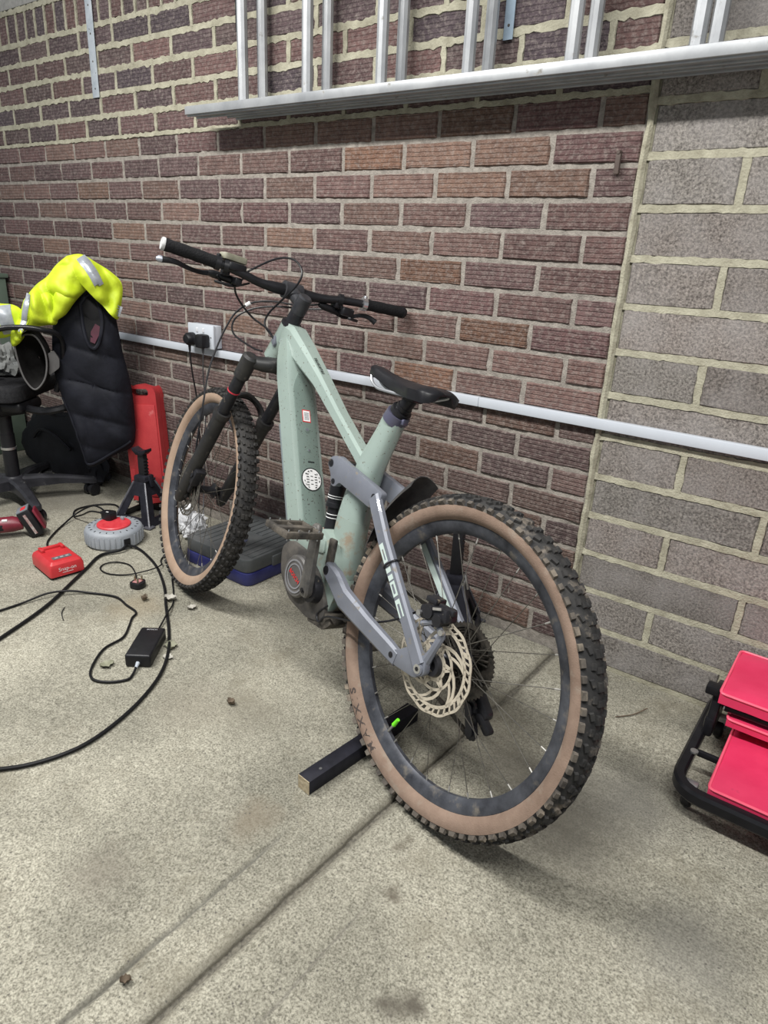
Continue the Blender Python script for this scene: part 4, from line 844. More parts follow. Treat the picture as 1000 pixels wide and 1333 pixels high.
def grip(pts, s):
    P = smooth_path(pts, 5); k = len(P)-1; g = MB(); g.tube(P, [0.0160+0.0006*math.sin(i*2.2) for i in range(k+1)], 18); o = g.build('grip', M_RUBBER, bike)
    e = MB(); dd = (P[0]-P[1]).normalized(); e.tube([P[0]+dd*-0.004, P[0]+dd*0.001, P[0]+dd*0.004], [0.0166, 0.0166, 0.0145], 18); e.build('end_cap', mat('scuffed_cap', (0.30, 0.30, 0.30), 0.6, scale=80, col2=(0.5, 0.5, 0.5)) if s > 0 else M_BLK, o)
    c = MB(); d2 = (P[-1]-P[-2]).normalized(); c.tube([P[-1]-d2*0.004, P[-1]+d2*0.009], 0.0185 if s > 0 else 0.0188, 18); c.box(P[-1]+d2*0.002+Vector((0, 0, 0.019)), (0.012, 0.010, 0.010), bev=0.003); c.build('grip_clamp', M_BLK if s > 0 else mat('polished_clamp', (0.60, 0.60, 0.62), 0.25, 0.9), o)
grip([(0.957, 0.350, 1.024), (0.945, 0.28, 1.021), (0.930, 0.215, 1.0165)], 1); grip([(0.819, -0.336, 1.026), (0.832, -0.28, 1.023), (0.848, -0.213, 1.019)], -1)
def lever(s, pts, body):
    m = MB(); P = smooth_path(pts, 5); secs = []
    for i, p in enumerate(P):
        t = i/(len(P)-1); d = (P[min(i+1, len(P)-1)]-P[max(i-1, 0)]).normalized(); u = Vector((0, 0, 1))-d*d.z; u.normalize(); w = d.cross(u); hh = 0.0085-0.003*math.sin(t*math.pi*0.9); ww = 0.0045
        secs.append([p+u*hh*a+w*ww*b for a, b in ((1, 0.5), (0.6, 1), (-0.6, 1), (-1, 0.5), (-1, -0.5), (-0.6, -1), (0.6, -1), (1, -0.5))])
    m.loft(secs); o = m.build('brake_lever', M_BLK, bike)
    tp = MB(); dd = (P[0]-P[1]).normalized(); tp.tube([P[0]-dd*0.002, P[0]+dd*0.006, P[0]+dd*0.012], [0.0085, 0.0085, 0.004], 10); tp.build('lever_tip', mat('scuffed_lever', (0.33, 0.35, 0.40), 0.4, 0.5), o) if s > 0 else None
    b = MB(); a, c = Vector(body[0]), Vector(body[1]); b.tube([a, a.lerp(c, 0.15), a.lerp(c, 0.8), c], [0.007, 0.0105, 0.0105, 0.006], 14); b.tube([Vector(body[2])+Vector((0.002, 0.006, 0)), Vector(body[2])-Vector((0.002, 0.006, 0))], 0.0175, 16); b.box((a.lerp(c, 0.5)+Vector(body[2]))*0.5, (0.03, 0.018, 0.02), bev=0.005); b.build('master_cylinder', M_BLK, o)
lever(1, [(0.966, 0.345, 0.988), (0.962, 0.31, 0.991), (0.972, 0.27, 0.986), (0.978, 0.235, 0.985), (0.972, 0.205, 0.990)], ((0.972, 0.215, 0.990), (0.945, 0.135, 0.985), (0.926, 0.190, 1.014)))
lever(-1, [(0.851, -0.268, 0.978), (0.862, -0.245, 0.988), (0.868, -0.215, 0.985), (0.876, -0.18, 0.972), (0.880, -0.15, 0.974)], ((0.882, -0.165, 0.978), (0.885, -0.085, 0.985), (0.867, -0.140, 1.012)))
sf = MB(); sf.box((0.862, -0.165, 0.985), (0.030, 0.040, 0.024), bev=0.006); sf.box((0.850, -0.185, 0.968), (0.012, 0.046, 0.008), Matrix.Rotation(R(25), 4, 'Z'), bev=0.003); sf.cyl((0.862, -0.148, 0.99), (0.862, -0.135, 1.01), 0.006); sf.build('shifter', M_BLK, bike)
dp_ = MB(); dp_.prism(rpoly([(-0.036, -0.018), (0.030, -0.022), (0.040, 0.0), (0.030, 0.022), (-0.036, 0.018)], 0.008, 3), lambda u, v, t: (0.925-v*0.9+0.012, 0.170+u, 1.022+t+v*0.1), 0.008, 0.024, bev=0.004)
dsp = dp_.build('control_pad', mat('olive_pad', (0.15, 0.15, 0.10), 0.5, scale=40, col2=(0.28, 0.27, 0.21)), bike); q = MB(); q.box((0.92, 0.165, 1.018), (0.03, 0.05, 0.02), bev=0.005); q.build('pad_clamp', M_BLK, dsp)
dro = MB(); dro.box((0.935, 0.150, 0.985), (0.03, 0.022, 0.02), bev=0.005); dro.box((0.950, 0.175, 0.972), (0.012, 0.055, 0.007), Matrix.Rotation(R(-12), 4, 'Z'), bev=0.003); dro.build('dropper_lever', M_BLK, bike)
CAB = [
 [(0.948, 0.135, 0.985), (0.99, 0.10, 1.010), (1.03, 0.07, 1.03), (0.97, 0.03, 1.075), (0.895, 0.018, 1.080), (0.842, 0.016, 1.052), (0.846, 0.020, 1.015), (0.905, 0.026, 0.965), (0.952, 0.030, 0.925), (0.950, 0.034, 0.893), (0.892, 0.030, 0.864)],
 [(0.885, -0.085, 0.985), (0.97, -0.07, 0.972), (1.08, -0.045, 0.968), (1.15, -0.015, 0.950), (1.185, 0.010, 0.915), (1.19, 0.03, 0.870), (1.18, 0.055, 0.80), (1.165, 0.075, 0.72), (1.13, 0.090, 0.62), (1.12, 0.092, 0.50), (1.13, 0.08, 0.42)],
 [(0.870, -0.13, 0.985), (0.96, -0.09, 0.966), (1.06, -0.06, 0.958), (1.14, -0.02, 0.935), (1.165, 0.02, 0.895), (1.11, 0.045, 0.850), (0.99, 0.040, 0.825), (0.945, 0.030, 0.822)],
 [(0.945, 0.150, 0.980), (0.955, 0.135, 0.955), (0.965, 0.105, 0.93), (0.960, 0.07, 0.905), (0.930, 0.035, 0.885), (0.895, 0.030, 0.862)],
 [(0.948, 0.20, 0.988), (0.955, 0.18, 0.972), (0.945, 0.15, 0.972), (0.928, 0.115, 0.99)],
]
for c in CAB:
    m = MB(); m.tube(smooth_path(c, 8), 0.0029, 7); m.build('control_cable', M_BLK, bike)
q = MB(); q.tube([(1.150, -0.012, 0.950), (1.160, -0.004, 0.940)], 0.0062, 8); q.build('cable_clip', M_WHT, bike)
# brake hose and motor wire at the rear
q = MB(); q.tube(smooth_path([(0.36, 0.056, 0.30), (0.385, 0.061, 0.27), (0.37, 0.063, 0.255), (0.345, 0.062, 0.28), (0.25, 0.056, 0.312), (0.15, 0.052, 0.36), (0.06, 0.050, 0.43)], 6), 0.0024, 7); q.build('control_cable', M_BLK, bike)

# ------------------------------------------------------------------ wall furniture
M_ALU = mat('weathered_aluminium', (0.30, 0.31, 0.325), 0.45, 0.5, scale=9, col2=(0.44, 0.45, 0.46), spots=((0.28, 0.27, 0.25), 38, 0.64, 0.08))
M_GALV = mat('galvanised_steel', (0.42, 0.47, 0.52), 0.45, 0.4, scale=30, col2=(0.60, 0.64, 0.68), spots=((0.10, 0.09, 0.08), 70, 0.66, 0.04))
M_UPVC = mat('white_plastic', (0.50, 0.53, 0.58), 0.35, var=0.04, scale=12)
lad = empty('extension_ladder', (-1.47, -0.065, 1.474)); tag(lad, 'aluminium double ladder hung sideways along the upper wall', 'ladder')
LL = 2.9
def rail(y, z, x0, x1, d):
    """C channel lying on its side, open towards the rungs' backs, with ribs under it"""
    m = MB(); m.box(((x0+x1)/2, y, z+0.0125), (x1-x0, d, 0.024), bev=0.0015); 
    for k_ in (-0.3, 0.3): m.box(((x0+x1)/2, y+k_*d, z-0.001), (x1-x0, 0.006, 0.006), bev=0.001)
    return m
for (y, x0, nm) in ((-0.030, 0.0, 0), (0.034, 0.12, 1)):
    for z in (0.0, 0.40):
        o = rail(y, z, x0, LL, 0.062).build('rail', M_ALU, lad)
        e = MB(); e.box((x0-0.001, y, z+0.0125), (0.006, 0.054, 0.019), bev=0.002); e.build('rail_end', M_BLK, o)
for i in range(11):
    for j, y in enumerate((-0.030, 0.034)):
        x = 0.247+0.2655*i+(0.0 if j == 0 else 0.018)
        m = MB(); secs = []
        for z in (0.018, 0.405): secs.append([(x+0.0165*math.cos(t)*(1 if math.cos(t) > 0 else 0.9), y+0.0165*math.sin(t), z) for t in [2*math.pi*(k_+0.5)/10 for k_ in range(10)]])
        m.loft(secs); m.build('rung', M_ALU, lad, angle=25)
for x, lb in ((-1.33, 'black steel hook carrying the ladder beside its first rung'), (1.05, 'black steel hook carrying the ladder over the grey block pier')):
    br_ = empty('ladder_bracket', (x, 0, 1.66)); tag(br_, lb, 'bracket')
    m = MB(); m.box((0, -0.006, 0.185), (0.035, 0.006, 0.26), bev=0.001); m.build('back_plate', M_BLK, br_)
    m = MB(); m.box((0, -0.070, 0.204), (0.03, 0.135, 0.008), bev=0.001); m.box((0, -0.134, 0.222), (0.03, 0.008, 0.04), bev=0.001); m.build('arm', M_BLK, br_)
for (x, z0, w, ln, lb) in ((-2.153, 1.594, 0.043, 0.62, 'long pale galvanised strap fixed high on the brick near the soldier course'), (-0.374, 1.587, 0.026, 0.55, 'narrow blue grey metal strap on the brick behind the ladder rungs')):
    s = empty('wall_strap', (x, 0, z0)); tag(s, lb, 'metal strap')
    m = MB(); m.box((0, -0.0055, ln/2), (w, 0.003, ln), bev=0.0006); m.build('strip', M_GALV if w > 0.03 else mat('blue_galvanised', (0.30, 0.38, 0.46), 0.45, 0.4, var=0.12, scale=30), s)
    for k_ in range(6):
        h = MB(); h.cyl((0, -0.0065, 0.03+k_*0.09), (0, -0.0075, 0.03+k_*0.09), 0.0035, n=8); h.build('screw', M_DUSTY, s)
nl = empty('wall_clip', (-0.052, 0, 1.284)); tag(nl, 'small rusty metal lug nailed to the brick near the grey blocks', 'metal clip')
m = MB(); m.box((0, -0.007, 0.022), (0.012, 0.010, 0.044), bev=0.002); m.build('lug', mat('rusty_steel', (0.10, 0.075, 0.065), 0.7, 0.3, var=0.2), nl)
m = MB(); m.cyl((0, -0.001, 0.046), (0, -0.014, 0.046), 0.006, 0.004, n=8); m.build('nail_head', MATS['rusty_steel'], nl)
tr = empty('cable_trunking', (-0.8, 0, 0.698)); tag(tr, 'white plastic cable trunking running along the wall', 'trunking')
x0 = -2.45
for x1 in (-0.35, 2.45):
    m = MB(); m.box(((x0+x1)/2+0.8, -0.009, 0), (x1-x0-0.0008, 0.020, 0.027), bev=0.002); m.build('trunking_length', M_UPVC, tr); x0 = x1
sk = empty('wall_socket', (-1.545, 0, 0.759)); tag(sk, 'white double wall socket above the trunking', 'socket')
m = MB(); m.box((0, -0.018, 0), (0.142, 0.034, 0.084), bev=0.003); m.build('back_box', M_UPVC, sk)
m = MB(); m.box((0, -0.039, 0), (0.147, 0.010, 0.088), bev=0.003); fp = m.build('face_plate', M_UPVC, sk)
for s in (-1, 1):
    q = MB(); q.box((s*0.018, -0.0445, 0.022), (0.011, 0.004, 0.016), bev=0.001); q.build('rocker_switch', mat('switch_white', (0.6, 0.61, 0.64), 0.35), fp)
    q = MB(); q.cyl((s*0.060, -0.0435, 0), (s*0.060, -0.0450, 0), 0.003, n=10); q.build('screw', M_STEEL, fp)
for i, (px, rz_, endx, lb) in enumerate(((-1.590, 0.0, -1.620, 'black rounded plug in the wall socket, nearer the red case'), (-1.512, 0.0, -1.585, 'black square plug in the wall socket, nearer the handlebar'))):
    p = empty('mains_plug', (px, -0.044, 0.745)); tag(p, lb, 'plug')
    if i == 0: m = MB(); m.lathe([(0.0, -0.036), (0.016, -0.035), (0.023, -0.026), (0.0245, -0.012), (0.024, 0.0), (0.0, 0.0)], (0, 0, 0), 'Y', 20)
    else: m = MB(); m.box((0, -0.020, 0), (0.044, 0.040, 0.050), bev=0.008)
    m.build('plug_body', M_BLK, p)
    m = MB(); pth = smooth_path([(0, -0.018, -0.020), (0, -0.018, -0.05), ((endx-px)*0.3, -0.005, -0.13), ((endx-px)*0.7, 0.022, -0.26), ((endx-px)*1.0, 0.030, -0.42), ((endx-px)*1.1, 0.020, -0.60), ((endx-px)*1.1+0.05, -0.03, -0.715), ((endx-px)*1.1+0.16, -0.10, -0.738)], 6)
    m.tube(pth, 0.0032 if i == 0 else 0.0024, 7); m.tube([(0, -0.018, -0.020), (0, -0.018, -0.045)], [0.006, 0.004], 8); m.build('flex', M_BLK if i == 0 else mat('grey_flex', (0.06, 0.06, 0.065), 0.5), p)

# ------------------------------------------------------------------ things by the bicycle
tb = empty('timber_block', (-0.183, -0.72, 0)); tb.rotation_euler = (0, 0, R(-5.8)); tag(tb, 'short black painted timber batten on the floor beside the rear wheel', 'timber')
m = MB(); m.box((0, 0, 0.0175), (0.036, 0.358, 0.035), bev=0.0015); m.build('batten', mat('black_timber', (0.005, 0.005, 0.008), 0.55, scale=20, col2=(0.015, 0.015, 0.022), bump=0.5), tb)
m = MB(); m.box((0, -0.1793, 0.0175), (0.0345, 0.0015, 0.0335)); q = m.build('sawn_end', mat('sawn_wood', (0.30, 0.24, 0.15), 0.8, scale=90, col2=(0.46, 0.39, 0.27), bump=0.8), tb); q['label'] = 'raw sawn end grain'
m = MB(); m.cyl((0.004, -0.135, 0.034), (0.004, -0.135, 0.0362), 0.0035, n=10); m.build('screw_head', M_STEEL, tb)

# folding mechanic's stool at the right
M_VINYL = mat('red_vinyl', (0.54, 0.022, 0.080), 0.42, scale=5, col2=(0.66, 0.045, 0.12), bump=0.3, bscale=30, spots=((0.16, 0.01, 0.025), 10, 0.70, 0.1))
M_PIPE = mat('red_piping', (0.78, 0.10, 0.17), 0.4, var=0.08)
st = empty('creeper_stool', (0.66, -0.25, 0)); tag(st, 'folding garage creeper with red vinyl pads and black tube frame', 'creeper')
def S(x, y, z): return (x-0.66, y+0.25, z)
def frame_loop(z, x0, x1, y0, y1, r, rr):
    p = []
    for cx, cy, a0 in ((x0+r, y0+r, 180), (x1-r, y0+r, 270), (x1-r, y1-r, 0), (x0+r, y1-r, 90)):
        for i in range(6): a = R(a0+18*i); p.append(S(cx+r*math.cos(a), cy+r*math.sin(a), z))
    m = MB(); P = [Vector(q) for q in p]; n = len(P); secs = []
    for i in range(n):
        d = (P[(i+1) % n]-P[i-1]).normalized(); w = Vector((-d.y, d.x, 0)); secs.append([P[i]+w*rr*a+Vector((0, 0, rr*b*1.25)) for a, b in ((-1, -0.6), (-0.6, -1), (0.6, -1), (1, -0.6), (1, 0.6), (0.6, 1), (-0.6, 1), (-1, 0.6))])
    m.loft(secs, ring=True); return m
M_FRM = mat('black_enamel', (0.010, 0.010, 0.012), 0.28, var=0.2, scale=30)
frame_loop(0.072, 0.432, 1.02, -0.452, -0.045, 0.055, 0.0125).build('base_frame', M_FRM, st)
m = MB(); m.box(S(0.447, -0.165, 0.105), (0.022, 0.16, 0.05), bev=0.006); m.box(S(0.449, -0.205, 0.155), (0.020, 0.055, 0.095), Matrix.Rotation(R(-18), 4, 'X'), bev=0.005); m.box(S(0.440, -0.225, 0.196), (0.035, 0.030, 0.022), bev=0.004); m.build('hinge_bracket', M_FRM, st)
m = MB(); m.cyl(S(0.467, -0.232, 0.165), S(0.485, -0.232, 0.165), 0.010, n=12); m.build('hinge_bolt', M_STEEL, st)
m = MB(); m.cyl(S(0.442, -0.33, 0.088), S(0.442, -0.33, 0.092), 0.0085, n=14); m.build('frame_bolt', M_STEEL, st)
m = MB(); m.box(S(0.73, -0.30, 0.070), (0.57, 0.012, 0.014), bev=0.003); m.build('cross_bar', M_FRM, st)
for x, y in ((0.458, -0.395), (0.458, -0.10), (0.995, -0.395), (0.995, -0.10)):
    m = MB(); m.lathe([(0.0, -0.011), (0.020, -0.011), (0.024, -0.007), (0.024, 0.007), (0.020, 0.011), (0.0, 0.011)], S(x, y, 0.0245), 'X', 18); c = m.build('caster', M_BLK, st)
    m = MB(); m.box(S(x, y, 0.046), (0.030, 0.020, 0.028), bev=0.003); m.cyl(S(x-0.016, y, 0.0245), S(x+0.016, y, 0.0245), 0.005, n=10); m.build('caster_fork', mat('zinc', (0.35, 0.35, 0.36), 0.4, 0.7), c)
def pad(name, x0, x1, y0, y1, z, h, rotx=0.0):
    m = MB(); c = Vector(S((x0+x1)/2, (y0+y1)/2, z)); L_, W_ = x1-x0, y1-y0; bm = bmesh.new(); bmesh.ops.create_grid(bm, x_segments=16, y_segments=12, size=0.5)
    vs = []; 
    for s_ in (1, -1):
        for v in bm.verts:
            ex = 1-abs(v.co.x*2)**8; ey = 1-abs(v.co.y*2)**8; vs.append((v.co.x*L_, v.co.y*W_, s_*h*(0.30+0.20*max(0, ex*ey))+0.002*noise.noise(Vector((v.co.x*9, v.co.y*9, z*40)))))
    n = len(bm.verts); bm.verts.index_update(); fs = [[v.index for v in f.verts] for f in bm.faces]; bd = [e for e in bm.edges if e.is_boundary]
    F_ = [tuple(f) for f in fs]+[tuple(i+n for i in f[::-1]) for f in fs]+[(e.verts[0].index, e.verts[1].index, e.verts[1].index+n, e.verts[0].index+n) for e in bd]; bm.free()
    Rm = Matrix.Rotation(rotx, 4, 'X'); m.add([Rm @ Vector(v)+c for v in vs], F_); o = m.build(name, M_VINYL, st, angle=50)
    pp = MB(); pts = [(-L_/2, -W_/2), (L_/2, -W_/2), (L_/2, W_/2), (-L_/2, W_/2)]
    P = [Rm @ Vector((u, v, h*0.30))+c for u, v in rpoly(pts, 0.012, 3)]; pp.tube(P, 0.0032, 6, closed=True); pp.build('piping', M_PIPE, o); return o
pad('lower_pad', 0.495, 0.97, -0.445, -0.16, 0.094, 0.022)
pad('middle_pad', 0.480, 0.97, -0.250, -0.06, 0.140, 0.030)
pad('upper_pad', 0.455, 0.97, -0.258, -0.03, 0.198, 0.042)
m = MB(); m.tube([S(0.470, -0.235, 0.168), S(0.96, -0.235, 0.168)], 0.010, 10); m.tube([S(0.470, -0.08, 0.168), S(0.96, -0.08, 0.168)], 0.010, 10); m.build('fold_tube', M_FRM, st)

# axle stands
M_STAND = mat('black_stand_paint', (0.008, 0.008, 0.011), 0.35, scale=30, col2=(0.020, 0.020, 0.027), spots=((0.22, 0.21, 0.20), 70, 0.70, 0.05))
def axle_stand(loc, rz, lift, label, toe):
    t = empty('axle_stand', loc, rz); tag(t, label, 'axle stand')
    hb_, ht_ = 0.092, 0.028; H = 0.165
    m = MB()
    for k_ in range(4):
        a = k_*math.pi/2; Rm = Matrix.Rotation(a, 4, 'Z')
        def P(u, z, inset=0.0): w = hb_+(ht_-hb_)*z/H; return Rm @ Vector((u*w, -w+inset, z))
        # each face a plate with a triangular window
        outer = [P(-1, 0.0), P(1, 0.0), P(1, H), P(-1, H)]; win = [P(-0.55, 0.032), P(0.55, 0.032), P(0.30, 0.112), P(-0.30, 0.112)]
        i_o = [P(-1, 0.0, 0.004), P(1, 0.0, 0.004), P(1, H, 0.004), P(-1, H, 0.004)]; i_w = [P(-0.55, 0.032, 0.004), P(0.55, 0.032, 0.004), P(0.30, 0.112, 0.004), P(-0.30, 0.112, 0.004)]
        q = [(0, 1, 5, 4), (1, 2, 6, 5), (2, 3, 7, 6), (3, 0, 4, 7)]
        m.add(outer+win, q); m.add(i_o+i_w, [f[::-1] for f in q]); m.add(win+i_w, [(0, 1, 5, 4), (1, 2, 6, 5), (2, 3, 7, 6), (3, 0, 4, 7)]); m.add(outer+i_o, [(0, 1, 5, 4)])
    m.build('base', M_STAND, t)
    for sx in (-1, 1):
        for sy in (-1, 1): f = MB(); f.box((sx*0.088, sy*0.088, 0.004), (0.036, 0.036, 0.008), bev=0.003); f.tube([(sx*hb_, sy*hb_, 0.004), (sx*ht_, sy*ht_, H)], 0.0042, 6); f.build('leg', mat('stand_edge', (0.05, 0.05, 0.06), 0.35, 0.2, scale=30, col2=(0.14, 0.14, 0.16)), t)
    m = MB(); m.box((0, 0, H+0.008), (0.062, 0.056, 0.036), bev=0.008); m.build('head_block', M_STAND, t)
    ct = H+0.06+lift; m = MB(); m.box((0, 0, (ct+0.05)/2+0.03), (0.030, 0.024, ct-0.05), bev=0.002)
    k_ = 0
    while 0.09+0.0135*k_ < ct-0.005: m.prism([(0.0, 0.0), (0.0065, 0.001), (0.0, 0.010)], lambda u, v, tt: (0.0145+u, tt, 0.09+0.0135*k_+v), -0.011, 0.011); k_ += 1
    m.build('ratchet_post', M_BLK, t)
    m = MB(); z = ct+0.028
    m.prism([(-0.034, 0.016), (-0.034, 0.004), (-0.016, -0.012), (0.016, -0.012), (0.034, 0.004), (0.034, 0.016), (0.022, 0.010), (0.010, 0.004), (-0.010, 0.004), (-0.022, 0.010)], lambda u, v, tt: (u, tt, z+v), -0.020, 0.020, bev=0.002); m.build('saddle', M_STAND, t)
    m = MB(); m.box((0.036, 0, H+0.004), (0.010, 0.020, 0.050), Matrix.Rotation(R(-14), 4, 'Y'), bev=0.003); m.cyl((0.03, -0.030, H+0.006), (0.03, 0.030, H+0.006), 0.005, n=10); m.build('pawl_lever', M_STEEL if toe else M_STAND, t)
axle_stand((-1.768, -0.188, 0), R(14), 0.035, 'black steel axle stand in front of the upright red case', False)
axle_stand((-0.325, -0.105, 0), R(24), 0.105, 'black ratchet axle stand between the rear wheel and the wall', True)

# upright red blow-moulded case
M_CASE = mat('red_blow_mould', (0.34, 0.022, 0.028), 0.5, scale=8, col2=(0.43, 0.04, 0.042), spots=((0.55, 0.20, 0.19), 14, 0.66, 0.14), bump=0.3, bscale=120)
rcM = Matrix.Translation((-1.885, -0.066, -0.004)) @ Matrix.Rotation(R(20), 4, 'Z') @ Matrix.Rotation(R(-3.5), 4, 'X') @ Matrix.Rotation(R(-5.0), 4, 'Y') @ Matrix.Diagonal((0.90, 0.82, 1.0, 1.0))
rc = empty('tool_case', M=rcM); tag(rc, 'tall red plastic tool case stood on end against the brick wall', 'tool case')
def plate_hole(_, y0, y1):
    """shell with a handle slot, built of two mirrored halves"""
    m = MB()
    for sx in (-1, 1):
        o_ = rpoly([(sx*0.094, 0.012), (sx*0.094, 0.500), (sx*0.070, 0.528)], [0.014, 0.016, 0.02], 3); h_ = rpoly([(sx*0.060, 0.512), (sx*0.060, 0.476)], 0.001, 1)
        m.prism([(0, 0.012)]+o_+[(0, 0.528), (0, 0.510), (sx*0.046, 0.510), (sx*0.055, 0.502), (sx*0.055, 0.488), (sx*0.046, 0.480), (0, 0.480)], lambda u, v, t: (u, t, v), y0, y1)
    return m
plate_hole(None, -0.036, -0.002).build('front_shell', M_CASE, rc, angle=50); plate_hole(None, 0.002, 0.034).build('back_shell', M_CASE, rc)
m = MB(); m.box((0.010, -0.038, 0.245), (0.15, 0.006, 0.40), bev=0.003); m.build('raised_panel', M_CASE, rc)
for z in (0.14, 0.36): m = MB(); m.box((-0.076, -0.039, z), (0.026, 0.008, 0.05), bev=0.003); m.build('latch', M_CASE, rc)
# low ribbed case on the floor
nc = empty('storage_case', (-1.155, -0.180, 0)); tag(nc, 'low plastic case with ribbed grey lid and navy base behind the front wheel', 'storage case')
hx, hy = 0.170, 0.162
m = MB(); m.prism(rpoly([(-hx, -hy), (hx, -hy), (hx, hy), (-hx, hy)], 0.035, 5), lambda u, v, t: (u, v, t), 0.0, 0.046, bev=0.005); base_ = m.build('case_base', mat('navy_plastic', (0.018, 0.02, 0.10), 0.38, scale=20, col2=(0.035, 0.04, 0.15)), nc)
m = MB(); m.prism(rpoly([(-hx+0.003, -hy+0.003), (hx-0.003, -hy+0.003), (hx-0.003, hy-0.003), (-hx+0.003, hy-0.003)], 0.035, 5), lambda u, v, t: (u, v, t), 0.047, 0.096, bev=0.011); lid = m.build('lid', mat('grey_lid', (0.060, 0.066, 0.069), 0.5, scale=14, col2=(0.105, 0.11, 0.112), bump=0.4), nc)
k_ = 0
while k_ < 11:
    x = -0.145+0.029*k_; m = MB(); m.box((x, 0.0 if k_ not in (4, 5, 6) else 0.08, 0.0962), (0.020, 0.255 if k_ not in (4, 5, 6) else 0.10, 0.005), bev=0.002); m.build('lid_rib', MATS['grey_lid'], lid); k_ += 1
m = MB(); m.lathe([(0.0, 0.0), (0.040, 0.0), (0.042, 0.002), (0.036, 0.003), (0.0, 0.0028)], (0.0, -0.06, 0.0955), 'Z', 28); m.build('lid_emblem', mat('emblem_navy', (0.035, 0.045, 0.11), 0.45, scale=60, col2=(0.10, 0.105, 0.12)), lid)
m = MB(); m.box((0.168, -0.02, 0.062), (0.012, 0.05, 0.038), bev=0.004); m.build('latch', MATS['grey_lid'], nc)
m = MB(); m.box((0.03, -0.160, 0.062), (0.05, 0.012, 0.038), bev=0.004); m.build('latch', MATS['grey_lid'], nc)

# crumpled white bag
def crumple(name, parent, c, rx, ry, rz_, m_, seed, amp=0.35, k=5.0):
    bm = bmesh.new(); bmesh.ops.create_icosphere(bm, subdivisions=4, radius=1.0)
    for v in bm.verts:
        d = v.co.normalized(); f = 1+amp*noise.fractal(d*k*0.5+Vector((seed, 0, 0)), 0.9, 2.1, 4)+amp*0.7*abs(noise.noise(d*k+Vector((0, seed, 0))))
        v.co = Vector((d.x*rx*f, d.y*ry*f, d.z*rz_*f)); v.co.z = max(v.co.z, -rz_*0.55)
    q = MB(); q._bm(bm, Matrix.Translation(c)); return q.build(name, m_, parent, angle=25)
wb = empty('plastic_bag', (-1.515, -0.165, 0)); tag(wb, 'crumpled white plastic bag on the floor beside the low case', 'bag')
crumple('bag_body', wb, (0, 0, 0.034), 0.062, 0.048, 0.055, mat('white_film', (0.55, 0.56, 0.58), 0.3, scale=20, col2=(0.75, 0.75, 0.76)), 3.0, 0.5)
crumple('bag_corner', wb, (0.052, -0.02, 0.022), 0.034, 0.036, 0.03, MATS['white_film'], 8.0, 0.5)

# extension reel
rl = empty('extension_reel', (-1.652, -0.412, 0)); tag(rl, 'grey and red round extension cable reel lying on the floor', 'cable reel')
M_REEL = mat('grey_reel', (0.22, 0.24, 0.27), 0.5, scale=14, col2=(0.30, 0.32, 0.345), bump=0.3)
m = MB(); m.lathe([(0.0, 0.004), (0.099, 0.004), (0.104, 0.008), (0.105, 0.052), (0.102, 0.060), (0.094, 0.066), (0.070, 0.068), (0.068, 0.065), (0.0, 0.065)], (0, 0, 0), 'Z', 64); m.lathe([(0.098, 0.0), (0.098, 0.006)], (0, 0, 0), 'Z', 40); case_ = m.build('reel_case', M_REEL, rl)
ribm = MB().box((0.105, 0, 0.030), (0.004, 0.006, 0.042), bev=0.001).mesh('rib', M_REEL)
for i in range(34):
    a = 2*math.pi*i/34
    if abs((a-R(-8)+math.pi) % (2*math.pi)-math.pi) < 0.22: continue
    o = bpy.data.objects.new('rib', ribm); COL.objects.link(o); o.parent = case_; o.rotation_euler = (0, 0, a)
for i in range(22): a = 2*math.pi*i/22; q = MB(); q.box((0.086*math.cos(a), 0.086*math.sin(a), 0.0675), (0.009, 0.003, 0.002), a, bev=0.0008); q.build('vent_slot', M_BLK, case_)
m = MB(); m.lathe([(0.062, 0.064), (0.062, 0.070), (0.059, 0.073), (0.0, 0.073)], (-0.004, 0.004, 0), 'Z', 40); m.build('turntable', mat('reel_red', (0.50, 0.028, 0.04), 0.4, scale=50, col2=(0.62, 0.06, 0.07)), rl)
m = MB(); m.lathe([(0.0, 0.062), (0.026, 0.0)], (0, 0, 0), 'Z', 3) if False else m.box((0.1045, -0.014, 0.026), (0.006, 0.026, 0.034), bev=0.002); m.build('cable_mouth', M_BLK, rl)
m = MB(); m.box((-0.01, 0.045, 0.078), (0.018, 0.010, 0.014), bev=0.003); m.build('winding_handle', M_REEL, rl)
def cord(name, pts, r, m_, parent, k=8, z0=None):
    P = [Vector((p[0], p[1], (p[2] if len(p) > 2 else r+0.0012))) for p in pts]; P = [q-Vector(parent.location) for q in P]
    q = MB(); q.tube(smooth_path(P, k), r, 8); return q.build(name, m_, parent)
M_CORD = mat('black_flex', (0.007, 0.007, 0.008), 0.5, var=0.2, scale=60)
cord('supply_cord', [(-1.552, -0.425, 0.024), (-1.537, -0.46, 0.012), (-1.56, -0.53), (-1.50, -0.62), (-1.445, -0.70), (-1.345, -0.849), (-1.262, -1.028), (-1.207, -1.173), (-1.15, -1.40)], 0.0052, M_CORD, rl)
cord('loop_cord', [(-1.551, -0.43, 0.020), (-1.52, -0.405, 0.008), (-1.44, -0.418), (-1.325, -0.456), (-1.186, -0.529), (-1.074, -0.605), (-0.952, -0.685), (-0.851, -0.762), (-0.776, -0.845), (-0.719, -0.949), (-0.685, -1.055), (-0.678, -1.136), (-0.7, -1.213), (-0.741, -1.275), (-0.82, -1.35), (-0.95, -1.46)], 0.0046, M_CORD, rl)

